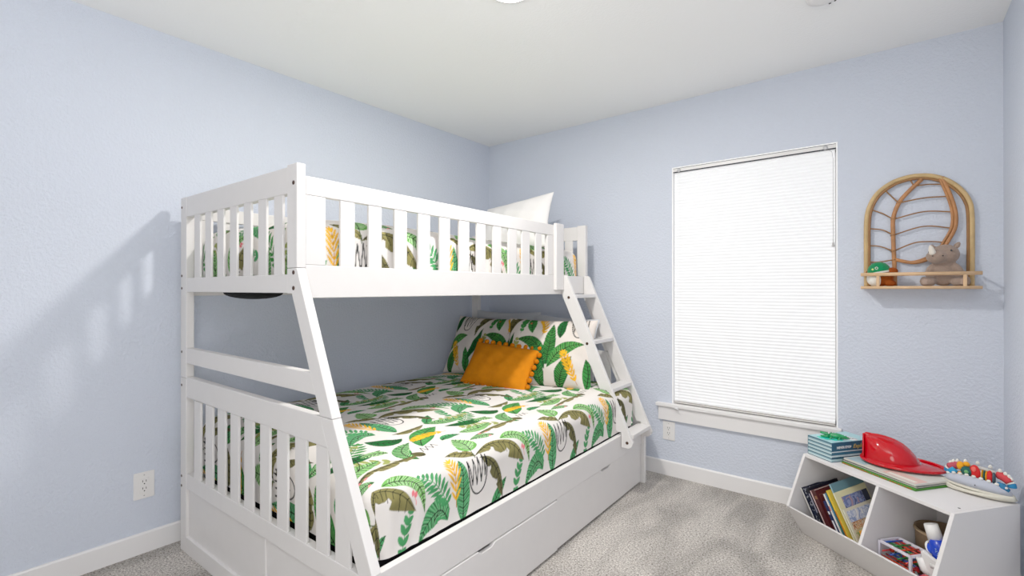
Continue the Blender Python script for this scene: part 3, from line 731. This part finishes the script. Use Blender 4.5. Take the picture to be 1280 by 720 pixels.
# ================================================================ CUBBY
CA = R(-37.5); CO = (2.362, -.322, 0)
cub = thing('storage_cubby', 'white two-bin toy storage cubby angled into the right corner', 'storage unit', CO, (0, 0, CA))
CW, CD, CH, PT = .67, .343, .395, .014
ML = M['melamine']
side = [(0, .0), (-.096, .147), (.007, CH), (CD, CH), (CD, 0)]
for xa in (0, CW-PT): MB().prism(side, 0, xa, xa+PT).bevel(.0012).build('side_panel', ML, cub)
div = [(.006, .016), (-.088, .146), (.009, CH-PT-.0005), (CD-.01, CH-PT-.0005), (CD-.01, .016)]
MB().prism(div, 0, .372, .372+.013).bevel(.001).build('divider', ML, cub)
MB().box(PT, CW-PT, .008, CD, CH-PT, CH).bevel(.0012).build('top_panel', ML, cub)
MB().box(PT, CW-PT, .004, CD, .002, .016).build('bottom_panel', ML, cub)
MB().box(PT, CW-PT, CD-.010, CD-.0005, .016, CH-PT).build('back_panel', ML, cub)
MB().prism([(.0, .0), (-.096, .147), (-.083, .147), (.014, .0)], 0, PT, CW-PT).bevel(.0012).build('front_panel', ML, cub)
MB().lathe([(0, .0006), (.0045, .0006), (.0045, 0), (0, 0)], (.639, .076, CH), 12).build('screw_hole', M['hole'], cub)
def cb(x, y, z):
    c_, s_ = math.cos(CA), math.sin(CA); return (CO[0]+c_*x-s_*y, CO[1]+s_*x+c_*y, CO[2]+z)
def cthing(name, label, cat, x, y, z, rz=0, ry=0, rx=0, group=None):
    o = thing(name, label, cat, cb(x, y, z), (0, 0, 0), group)
    o.rotation_euler = (Matrix.Rotation(CA+rz, 3, 'Z') @ Matrix.Rotation(ry, 3, 'Y') @ Matrix.Rotation(rx, 3, 'X')).to_euler()
    return o

def picture_mat(name, cols, scale):
    m = bpy.data.materials.new(name); m.use_nodes = True
    nt = m.node_tree; N = nt.nodes; b = N['Principled BSDF']; lk = nt.links.new; b.inputs['Roughness'].default_value = .4
    tc = N.new('ShaderNodeTexCoord'); n = N.new('ShaderNodeTexNoise'); n.inputs['Scale'].default_value = scale; n.inputs['Detail'].default_value = 4; n.inputs['Distortion'].default_value = 1.2
    r = N.new('ShaderNodeValToRGB'); r.color_ramp.interpolation = 'CONSTANT'
    k = len(cols)
    for i, c_ in enumerate(cols):
        p = .34+.32*i/k
        e = r.color_ramp.elements[i] if i < 2 else r.color_ramp.elements.new(p)
        e.position = p if i else 0; e.color = L4(c_)
    lk(tc.outputs['Object'], n.inputs['Vector']); lk(n.outputs['Fac'], r.inputs['Fac']); lk(r.outputs['Color'], b.inputs['Base Color'])
    return m
PIC = {'meadow': picture_mat('meadow_picture', [(150, 170, 110), (214, 204, 168), (196, 176, 130), (226, 220, 198), (176, 196, 160)], 38),
       'sky': picture_mat('sky_picture', [(140, 156, 196), (206, 210, 222), (172, 182, 210), (228, 226, 224)], 26),
       'crowd': picture_mat('crowd_picture', [(150, 84, 62), (226, 196, 150), (196, 130, 90), (222, 212, 186), (120, 110, 90)], 70),
       'dusk': picture_mat('dusk_picture', [(84, 96, 140), (150, 160, 196), (110, 124, 170), (176, 150, 160)], 22),
       'night': picture_mat('night_picture', [(24, 28, 44), (60, 66, 90), (34, 40, 62), (196, 198, 206)], 60)}
# books standing in the left bin ------------------------------------------
def blot(name, shapes, m, par):
    """flat printed shapes raised 0.3 mm on a cover"""
    b = MB()
    for pts in shapes:
        A = [b.bm.verts.new(p) for p in pts]; b.bm.faces.new(A)
    return b.build(name, m, par)
def book(label, xb, th, hgt, dep, lean, yf, spine, cover, zb=.018, art=None, art2=None):
    t = cthing('picture_book', label, 'book', xb, yf, zb, ry=-R(lean), rx=R(9), group='books standing in the left bin of the cubby')
    cv_ = .0016 if th > .006 else .001
    c = MB(); c.box(0, cv_, 0, dep, 0, hgt).box(th-cv_, th, 0, dep, 0, hgt)
    c.build('cover', simple(cover, .45), t)
    MB().box(0, th, -.0016, .0004, 0, hgt).bevel(.0006).build('spine', simple(spine, .45), t)
    MB().box(cv_+.0002, th-cv_-.0002, .0006, dep-.003, .002, hgt-.003).build('pages', M['paper'], t)
    if art:
        for i, (col, polys) in enumerate(art): blot('cover_art', [[(th+.0004+.0002*i, a*dep, b*hgt) for a, b in pl] for pl in polys], PIC[col] if isinstance(col, str) else simple(col, .5), t)
    if art2:
        for col, a, b in art2: MB().box(th*.2, th*.8, -.0021, -.0015, a*hgt, b*hgt).build('spine_mark', simple(col, .5), t)
    return t
def rect(a, b, c, d): return [(a, c), (b, c), (b, d), (a, d)]
LN = 23
YB = .012
book('thin book with pale spine and dark cover leaning at far left of bin', .106, .006, .236, .19, LN, YB, (214, 212, 208), (36, 40, 60), art=[('night', [rect(.04, .96, .12, .97)])])
book('black book leaning second from the left in the cubby bin', .148, .011, .250, .19, LN, YB, (20, 22, 34), (22, 26, 42), art2=[((150, 150, 165), .55, .9)])
book('book with pale pink spine beside the black book in bin', .168, .005, .246, .19, LN, YB, (216, 188, 186), (92, 40, 42))
book('thick maroon hardcover leaning in the middle of the left bin', .179, .022, .252, .19, LN, YB, (84, 30, 34), (88, 32, 36), art=[((120, 70, 60), [rect(.06, .94, .9, .915), rect(.06, .075, .1, .9)])], art2=[((150, 110, 80), .84, .9)])
book('short navy book with white spine lettering in the left bin', .228, .013, .222, .17, LN, YB, (28, 44, 96), (30, 50, 110), art2=[((236, 236, 240), .30, .62), ((236, 236, 240), .74, .80)])
book('white spined book right of the short navy book', .250, .008, .262, .19, LN, YB, (232, 230, 226), (222, 222, 220), art2=[((200, 60, 50), .72, .80)])
book('thin book with blue and green spine in the left bin', .264, .007, .272, .19, LN, YB, (66, 122, 158), (54, 110, 90), art2=[((40, 120, 70), .2, .6)])
book('yellow spined book with green picture on its cover', .279, .009, .288, .18, LN, YB, (230, 196, 60), (236, 206, 84), art=[((30, 110, 70), [rect(.25, .75, .74, .93)]), ((214, 232, 160), [rect(.35, .6, .78, .86)])], art2=[((214, 120, 40), .3, .7)])
book('tall grey blue book standing highest at the back of bin', .306, .006, .326, .19, LN, YB+.01, (150, 186, 196), (104, 138, 148), art=[((140, 170, 176), [rect(.1, .9, .84, .88)]), ((80, 110, 110), [rect(.05, .95, .5, .74)])])
book('cream book with blue photo cover behind the pastel picture book', .317, .007, .292, .19, LN, YB, (226, 222, 190), (222, 216, 176), art=[('dusk', [rect(.14, .80, .66, .92)]), ((60, 66, 84), [rect(.8, .97, .66, .92)])])
book('pastel landscape picture book facing out at right of the bin', .332, .005, .228, .19, LN, YB, (228, 226, 206), (216, 210, 190),
     art=[('sky', [rect(.05, .95, .74, .95)]), ('crowd', [rect(.05, .95, .60, .75)]), ('meadow', [rect(.05, .95, .30, .61)]), ((196, 190, 160), [rect(.05, .95, .05, .30)])])
book('small orange and yellow book low beside the bin divider', .349, .010, .150, .10, 14, YB, (232, 160, 40), (240, 190, 70), art=[((110, 60, 40), [rect(.2, .8, .3, .75)])])

# book stack and striped box on top ---------------------------------------
def flat_book(label, x0, x1, y0, y1, z, th, cover, edge, rz=0, art=None):
    t = cthing('picture_book', label, 'book', (x0+x1)/2, (y0+y1)/2, z, rz, group='picture books stacked under the red helmet')
    a, b = (x1-x0)/2, (y1-y0)/2
    c = MB(); c.box(-a, a, -b, b, 0, .0016).box(-a, a, -b, b, th-.0016, th); c.build('cover', simple(cover, .4), t)
    MB().box(-a+.002, a-.002, -b+.002, b-.002, .0017, th-.0017).build('pages', simple(edge, .7), t)
    if art:
        for i, (col, pl) in enumerate(art): blot('cover_art', [[(-a+p*2*a, -b+q*2*b, th+.0003+.0002*i) for p, q in p_] for p_ in pl], simple(col, .5), t)
    return t
z0 = CH+.0005
flat_book('green edged picture book at the bottom of stack under red helmet', .152, .486, .072, .295, z0, .0075, (70, 150, 50), (96, 150, 60),
    art=[((90, 170, 60), [rect(.02, .98, .02, .12)])])
gb = MB()
for i in range(26): gb.box(.16+.0122*i, .16+.0122*i+random.uniform(.004, .010), .0712, .0722, z0+.0018, z0+.0055)
gb.build('edge_print', simple((190, 90, 40)), None)
E2 = bpy.data.objects['edge_print']; E2.parent = [o for o in bpy.data.objects if o.get('label', '').startswith('green edged')][0]
E2.location = (-(.152+.486)/2, -(.072+.295)/2, -z0)
flat_book('white edged picture book in the middle of the helmet stack', .150, .482, .082, .300, z0+.008, .0075, (40, 44, 40), (226, 222, 212), R(.5))
flat_book('pale picture book on top of stack right under the red helmet', .152, .480, .086, .300, z0+.016, .0075, (214, 214, 206), (236, 230, 220), R(-.6),
    art=[((170, 196, 204), [rect(.02, .3, .03, .97)]), ((226, 190, 180), [rect(.55, .98, .03, .35)]), ((236, 232, 222), [rect(.6, .95, .06, .16)])])
STK = z0+.0245
bxo = cthing('keepsake_box', 'teal striped box with painted lettering under the green toy alligator', 'box', .004, .030, z0)
bw, bd, bh = .136, .238, .092
MB().box(0, bw, 0, bd, 0, bh).bevel(.001).build('box_body', M['teal'], bxo)
MB().box(.002, bw-.002, .002, bd-.002, bh, bh+.0012).build('lid_face', M['aqua'], bxo)
# graded stripes on the front (left-hand) face
for i in range(5):
    z_ = .004+i*.0176
    for j, col in enumerate(((206, 224, 226), (196, 216, 220), (160, 190, 198), (110, 150, 164), (60, 104, 122))):
        MB().box(.004, bw-.0005, -.0008, .0004, z_+j*.0035, z_+j*.0035+.0035).build('front_stripe', simple(col, .5), bxo)
for k, (za, zb_, col) in enumerate(((.046, .050, (214, 228, 230)), (.024, .032, (200, 220, 224)), (.004, .014, (176, 206, 210)), (.034, .042, (52, 110, 136)), (.015, .0225, (40, 90, 116)))):
    MB().box(bw-.0004, bw+.0007, .0, bd, za, zb_).build('side_stripe', simple(col, .5), bxo)
text_mesh('lettering', 'NEVER STOP', .0150, simple((232, 238, 238), .5), bxo, (bw+.0008, .030, .0625), (R(90), 0, R(90)), bold=.0004)
text_mesh('lettering', 'Exploring', .027, simple((206, 188, 96), .5), bxo, (bw+.0008, .126, .060), (R(90), 0, R(90)), shear=.3)
ov = MB().lathe([(0, .0006), (.034, .0006), (.034, 0)], (0, 0, 0), 28, sy=.8).build('lid_badge', simple((232, 236, 236), .5), bxo, (.100, .150, bh+.0014))
for a in (-.012, 0, .012): MB().box(a-.0035, a+.0035, -.006, .006, .0006, .0012).build('badge_mark', simple((120, 130, 134)), ov)
# toy alligator
al = cthing('toy_alligator', 'small green plastic alligator toy lying on the teal box', 'toy', .086, .092, z0+bh+.003, R(48))
b = MB()
b.tube([(-.014, 0, .012), (0, 0, .014), (.018, 0, .015), (.034, 0, .013), (.046, .002, .011), (.060, .006, .008), (.074, .012, .005)], [.009, .012, .0135, .012, .009, .006, .002], 12)
for i in range(7): b.lathe([(0, .007), (.004, 0), (0, -.002)], (-.004+.010*i, .001*i*.6, .025-.0018*i), 6)
b.build('toy_body', M['croc'], al)
j = MB(); j.tube([(-.012, 0, .015), (-.024, 0, .0195), (-.038, 0, .0225), (-.050, 0, .024)], [.010, .008, .0065, .005], 10); j.build('upper_jaw', M['croc'], al)
j = MB(); j.tube([(-.012, 0, .010), (-.024, 0, .008), (-.038, 0, .0065), (-.048, 0, .006)], [.009, .007, .0055, .004], 10); j.build('lower_jaw', M['croc'], al)
for x_, s_ in ((-.004, -1), (-.004, 1), (.030, -1), (.030, 1)):
    MB().tube([(x_, .008*s_, .012), (x_-.002, .018*s_, .009), (x_-.004, .020*s_, .003), (x_-.012, .022*s_, .002)], [.005, .0045, .0035, .003], 8).build('leg', M['croc'], al)
for s_ in (-1, 1): MB().ell((-.014, .006*s_, .0255), (.0035, .003, .0035), nu=8, nv=6).build('eye', M['plastic_w'], al)
tp = cthing('plastic_leaf_base', 'flat turquoise plastic piece under the green alligator toy', 'toy', .082, .086, z0+bh+.0014, R(46))
b = MB(); n_ = 40
pts = [((.050+.006*math.sin(9*a))*math.cos(a), (.030+.004*math.sin(9*a))*math.sin(a)) for a in np.linspace(0, 2*PI, n_+1)[:-1]]
b.prism(pts, 2, 0, .0028); b.build('base_plate', M['croc_t'], tp)

# firefighter helmet ------------------------------------------------------
hm = cthing('toy_fire_helmet', 'glossy red plastic toy firefighter helmet on a stack of books', 'toy helmet', .285, .232, STK+.004, R(38))
# local x: -x front (left in photo), +x long rear brim
def brim_r(a):
    c_, s_ = math.cos(a), math.sin(a)
    return ((.172 if c_ > 0 else .128)*c_, .108*s_)
nb = 64; angs = np.linspace(0, 2*PI, nb+1)[:-1]
b = MB(); rings = []
dome = lambda a: ((.100 if math.cos(a) > 0 else .108)*math.cos(a)-.012, .083*math.sin(a))
def bz(x): return .010+.010*max(0, -(x)/.14)**2*0 - .004*max(0, x/.17)
for f in np.linspace(0, 1, 6):
    ring = []
    for a in angs:
        (x_, y_), (X_, Y_) = dome(a), brim_r(a)
        xx, yy = x_+(X_-x_)*f, y_+(Y_-y_)*f
        ring.append(b.bm.verts.new((xx, yy, .016-.010*math.sin(PI*f*.5)+bz(xx)*.2)))
    rings.append(ring)
for A, B in zip(rings, rings[1:]):
    for i in range(nb):
        f = b.bm.faces.new([A[i], A[(i+1)%nb], B[(i+1)%nb], B[i]]); f.smooth = True
b.tube([(*brim_r(a), .008+bz(brim_r(a)[0])*.2) for a in angs], .0065, 8, closed=True)
b.build('brim', M['red_hat'], hm)
nu_, nv_ = 48, 40
U = np.linspace(-1, 1, nu_); TH_ = np.linspace(0, PI, nv_)
P3 = np.zeros((nu_, nv_, 3))
for i, u in enumerate(U):
    x_ = -.1195+.208*(u+1)/2
    q = (u+1)/2
    w_ = .083*math.sqrt(max(0, 1-((x_+.014)/(.1075 if x_ < -.014 else .1035))**2))
    hprof = np.interp(q, [0, .04, .12, .25, .4, .55, .7, .82, .92, 1], [.085, .098, .103, .106, .104, .096, .081, .060, .034, 0])
    for k_, th_ in enumerate(TH_):
        rd = np.interp(q, [0, .05, .15, .35, .7, 1], [.022, .017, .009, .006, .004, 0])*math.exp(-((th_-PI/2)/.10)**2)
        rib = .0025*math.exp(-((abs(th_-PI/2)-.62)/.05)**2)*math.sin(PI*q)
        P3[i, k_] = (x_, w_*math.cos(th_)*(1+rib*4), .012+(hprof+rib)*math.sin(th_)**.9+rd)
grid_obj('crown', P3, M['red_hat'], hm)
b = MB(); b.prism([(-.036, .012), (.036, .012), (.042, .050), (.034, .084), (.016, .104), (0, .119), (-.016, .104), (-.034, .084), (-.042, .050)], 0, -.1225, -.1165); b.bevel(.0015)
b.build('front_shield', M['red_hat'], hm)

# baby activity cushion ----------------------------------------------------
bt = cthing('baby_activity_cushion', 'grey crescent baby cushion with colourful toy arch and white bobbles', 'baby toy', .555, .308, z0, R(12)); bt.scale = (.92, .92, .98)
# local x across the picture, -y towards the camera
b = MB()
for dz, sx_, sy_ in ((.009, .125, .066), (.022, .118, .060)):
    b.ell((0, 0, dz), (sx_, sy_, .0095), nu=36, nv=10)
for ph in (0, 1.2): b.tube([(.120*math.cos(a), -.004-.062*math.sin(a), .013+.012*math.sin(a*2+ph)*.4+.004*ph) for a in np.linspace(.1, PI-.1, 26)], .006, 8)
b.build('folded_pad', mat('cream_cotton', (222, 218, 204), .9, .1, var=.06, vscale=20, bump=.2, bscale=60), bt)
n1, n2 = 40, 14; P3 = np.zeros((n1, n2, 3))
for i in range(n1):
    a = -1+2*i/(n1-1); top_ = .036+.034*math.sqrt(max(0, 1-a*a))
    for k_ in range(n2):
        v = k_/(n2-1); P3[i, k_] = (a*.112, -.040*math.sqrt(max(.02, 1-a*a))-.018*math.sin(PI*v)*math.sqrt(max(0, 1-a*a)), .022+(top_-.022)*v)
gp = grid_obj('grey_panel', P3, mat('grey_jersey', (190, 194, 206), .9, .1, bump=.1, bscale=90), bt)
MB().ell((.01, -.0585, .044), (.0025, .0015, .0025), nu=8, nv=6).build('panel_button', M['eye'], bt)
for a in np.linspace(-.86, .86, 9):
    zz = .036+.034*math.sqrt(1-a*a); MB().ell((a*.112, -.040*math.sqrt(1-a*a)-.002, zz+.003), (.0075, .006, .005), nu=10, nv=6).build('scallop', M['white_pl'], bt)
def arc(a): return (-.108*math.cos(a), .004+.006*math.sin(a), .036+.050*math.sin(a)**.7)
def arcseg(a0, a1, r, m, name='arch_segment'):
    return MB().tube([arc(a) for a in np.linspace(a0, a1, 9)], [r*.8]+[r]*7+[r*.8], 12).build(name, m, bt)
pinkp = simple((186, 84, 98), .85); bluep = simple((36, 132, 180), .8); yel = simple((238, 168, 24), .8); redp = simple((214, 32, 36), .8); grn = simple((16, 96, 90), .8); whp = M['white_pl']
arcseg(.02, .20, .015, bluep); arcseg(.20, .28, .0145, whp); arcseg(.3, .98, .0165, pinkp); arcseg(2.14, 2.78, .0165, simple((206, 70, 76), .85)); arcseg(2.80, 2.88, .0145, whp); arcseg(2.88, 3.1, .015, bluep)
arcseg(.98, 2.14, .008, simple((200, 200, 196), .8))
for a in (.42, .60, .80, 1.12, 1.52, 1.92, 2.25, 2.48, 2.68, 2.86):
    p = arc(a); MB().lathe([(0, .013), (.005, .009), (.0085, 0), (0, -.002)], (p[0], p[1], p[2]+.0145), 10).build('bobble', whp, bt)
b = MB().ell((-.056, -.012, .082), (.014, .012, .018)).ell((-.048, -.014, .050), (.020, .012, .010)).ell((-.070, -.014, .046), (.012, .010, .008)).ell((-.036, -.010, .094), (.012, .010, .010)); b.build('hanging_toy', yel, bt)
MB().ell((-.030, -.024, .068), (.021, .017, .020)).build('hanging_toy', grn, bt)
MB().ell((-.026, -.040, .070), (.008, .003, .007), nu=10, nv=8).build('toy_spot', simple((110, 170, 110)), bt)
MB().ell((-.004, -.020, .070), (.019, .012, .032)).build('hanging_toy', redp, bt)
MB().ell((-.004, -.031, .086), (.009, .003, .010), nu=10, nv=8).build('toy_spot', simple((240, 110, 100)), bt)
for i, (mm) in enumerate((yel, grn, yel)): MB().ell((.020+.007*i, -.016, .066), (.0035, .012, .024), nu=10, nv=10).build('stripe_disc', mm, bt)
MB().ell((.044, -.016, .066), (.010, .012, .028)).build('hanging_toy', redp, bt)
MB().ell((.056, -.012, .064), (.006, .010, .026), nu=10, nv=10).build('stripe_disc', simple((70, 90, 100)), bt)
MB().tube([(-.100, -.014, .046), (-.082, -.018, .056), (-.066, -.016, .050)], [.008, .014, .008], 10).build('hanging_toy', simple((40, 160, 206), .7), bt)
MB().tube([(.068, -.016, .048), (.086, -.02, .044), (.104, -.014, .030)], [.009, .014, .008], 10).build('hanging_toy', simple((34, 124, 168), .7), bt)

for ch in bt.children:
    if ch.name.split('.')[0] in ('hanging_toy', 'toy_spot', 'stripe_disc', 'bobble', 'arch_segment'): ch.location.z += .014
# right bin toys -----------------------------------------------------------
cg = cthing('bead_cage_toy', 'white framed cage toy strung with coloured rods in right bin', 'toy', .395, .000, .018, R(-2))
cw_, cd_, ch_ = .128, .098, .142
b = MB(); e = .0045
for x_ in (0, cw_):
    for y_ in (0, cd_): b.box(x_-e, x_+e, y_-e, y_+e, 0, ch_)
for z_ in (e, ch_):
    for y_ in (0, cd_): b.box(-e, cw_+e, y_-e, y_+e, z_-e, z_+e)
    for x_ in (0, cw_): b.box(x_-e, x_+e, -e, cd_+e, z_-e, z_+e)
b.bevel(.001); b.build('frame', simple((226, 222, 232), .35), cg)
cols = [(30, 90, 180), (24, 130, 60), (206, 70, 40), (196, 30, 40)]
rr_ = random.Random(5)
for lv in range(5):
    z_ = .024+lv*.028
    for i in range(4):
        col = cols[(lv+i) % 4]
        if lv % 2: MB().tube([(.016+.032*i, -.004, z_), (.016+.032*i, cd_+.004, z_)], .0032, 8).build('rod', simple(col, .3), cg)
        else: MB().tube([(-.004, .014+.024*i, z_), (cw_+.004, .014+.024*i, z_)], .0032, 8).build('rod', simple(col, .3), cg)
for i in range(14):
    MB().ell((rr_.uniform(.012, cw_-.012), rr_.uniform(.012, cd_-.012), rr_.uniform(.012, .11)), (.009, .009, .009), nu=10, nv=8).build('bead', simple(cols[i % 4], .3), cg)
for i, col in enumerate(cols): MB().tube([(.012+.034*i, .001, ch_-.001), (.020+.034*i, cd_-.001, ch_-.001)], .0034, 8).build('rod', simple(col, .3), cg)
bk = cthing('fabric_basket', 'round tan fabric basket at the back of right bin', 'basket', .484, .225, .0165)
tanm = mat('tan_felt', (150, 128, 104), .9, .1, var=.08, vscale=40, bump=.2, bscale=200)
MB().lathe([(0, 0), (.084, 0), (.092, .198), (.0945, .201), (.090, .201), (.086, .194), (.079, .006), (0, .006)], n=36).build('basket_wall', tanm, bk)
MB().lathe([(.0945, .198), (.096, .194), (.0955, .190), (.093, .190)], n=36).build('rim_seam', simple((170, 146, 116), .9), bk)
gn = cthing('plastic_toy', 'blue and white plastic toy standing in right bin by side panel', 'toy', .590, .062, .192, R(-5), R(-14), R(4))
b = MB(); b.tube([(0, 0, -.07), (0, 0, .02), (0, 0, .06)], [.026, .032, .026], 18); b.build('blue_body', simple((20, 70, 196), .25), gn)
MB().tube([(-.006, 0, .055), (-.008, 0, .085), (-.010, 0, .112)], [.025, .0235, .022], 18).build('white_barrel', M['plastic_w'], gn)
MB().ell((-.022, -.010, .020), (.022, .022, .022)).build('blue_knob', simple((24, 78, 204), .22), gn)
MB().lathe([(.024, -.004), (.029, 0), (.024, .004)], (-.026, -.006, .020), 20, rot=(0, R(70), 0)).build('knob_rim', M['plastic_w'], gn)
for k_ in range(5): MB().tube([(.010+.004*math.sin(k_*2), -.0325, .014+.006*k_-.006), (.020-.003*k_, -.0295, .020+.004*k_-.004)], .0012, 5).build('white_squiggle', simple((150, 180, 230)), gn)
MB().prism([(-.045, -.075), (-.018, -.080), (.020, -.06), (.030, -.018), (-.030, .018), (-.040, .014)], 1, -.050, -.036).bevel(.003).build('white_wing', M['plastic_w'], gn)
MB().tube([(-.012, -.044, -.030), (.034, -.040, -.034)], .011, 12).build('white_arm', M['plastic_w'], gn)
MB().tube([(-.052, -.038, -.012), (-.046, -.040, -.055), (-.030, -.040, -.078)], [.020, .018, .012], 12).build('white_nose', M['plastic_w'], gn)
rc_ = cthing('toy_car', 'red plastic toy car lying low in the right bin', 'toy', .588, -.012, .085, R(8))
b = MB(); b.prism([(-.035, 0), (.045, 0), (.048, .016), (.030, .020), (.016, .036), (-.016, .036), (-.026, .020), (-.036, .016)], 1, -.018, .018); b.bevel(.004); b.build('car_body', simple((190, 16, 36), .25), rc_)
for x_ in (-.020, .030):
    for y_ in (-.018, .018): MB().lathe([(0, .004), (.009, .004), (.010, 0), (.009, -.004), (0, -.004)], (x_, y_, 0), 16, rot=(R(90), 0, 0)).build('wheel', simple((20, 20, 22), .5), rc_)
bl = cthing('toy_block', 'black plastic piece behind the coloured cage toy', 'toy', .530, .135, .12)
MB().box(-.018, .018, -.014, .014, -.1, .03).bevel(.004).build('block_body', simple((20, 20, 22), .4), bl)

# ================================================================ CAMERA, LIGHT, WORLD
cam = bpy.data.cameras.new('camera'); co = bpy.data.objects.new('camera', cam); COL.objects.link(co)
co.location = (2.7291, -3.1164, 1.2188); co.rotation_euler = (R(90.12), 0, R(38.5))
cam.sensor_width = 36; cam.lens = 602.7*36/1280; cam.clip_start = .02
SC.camera = co
w = bpy.data.worlds.new('world'); SC.world = w; w.use_nodes = True
bg = w.node_tree.nodes['Background']; bg.inputs['Color'].default_value = (1.0, .985, .965, 1); bg.inputs['Strength'].default_value = .68
# the flush fixture's light
ld = bpy.data.lights.new('ceiling_lamp', 'AREA'); ld.shape = 'DISK'; ld.size = .15; ld.energy = 42; ld.color = (1, .97, .93)
lo = bpy.data.objects.new('ceiling_lamp', ld); COL.objects.link(lo); lo.location = (1.515, -1.605, RH-.034)
# added fill lamp behind the camera, pointed up to brighten the ceiling
fd = bpy.data.lights.new('upward_fill', 'AREA'); fd.shape = 'DISK'; fd.size = .5; fd.energy = 64; fd.color = (1, .98, .96)
fo = bpy.data.objects.new('upward_fill', fd); COL.objects.link(fo); fo.location = (2.75, -3.35, 1.55); fo.rotation_euler = (R(180), 0, 0)
ud = bpy.data.lights.new('side_fill', 'AREA'); ud.shape = 'DISK'; ud.size = 1.1; ud.energy = 19; ud.color = (1, .985, .97)  # added soft fill lamp, reaches the wall under the bunk
uo = bpy.data.objects.new('side_fill', ud); COL.objects.link(uo); uo.location = (2.9, -3.45, 1.0)
uo.rotation_euler = (Vector((.1, -1.1, .85))-Vector(uo.location)).to_track_quat('-Z', 'Y').to_euler()
SC.view_settings.view_transform = 'Standard'; SC.view_settings.look = 'None'
SC.view_settings.exposure = -.55; SC.view_settings.gamma = 1.26
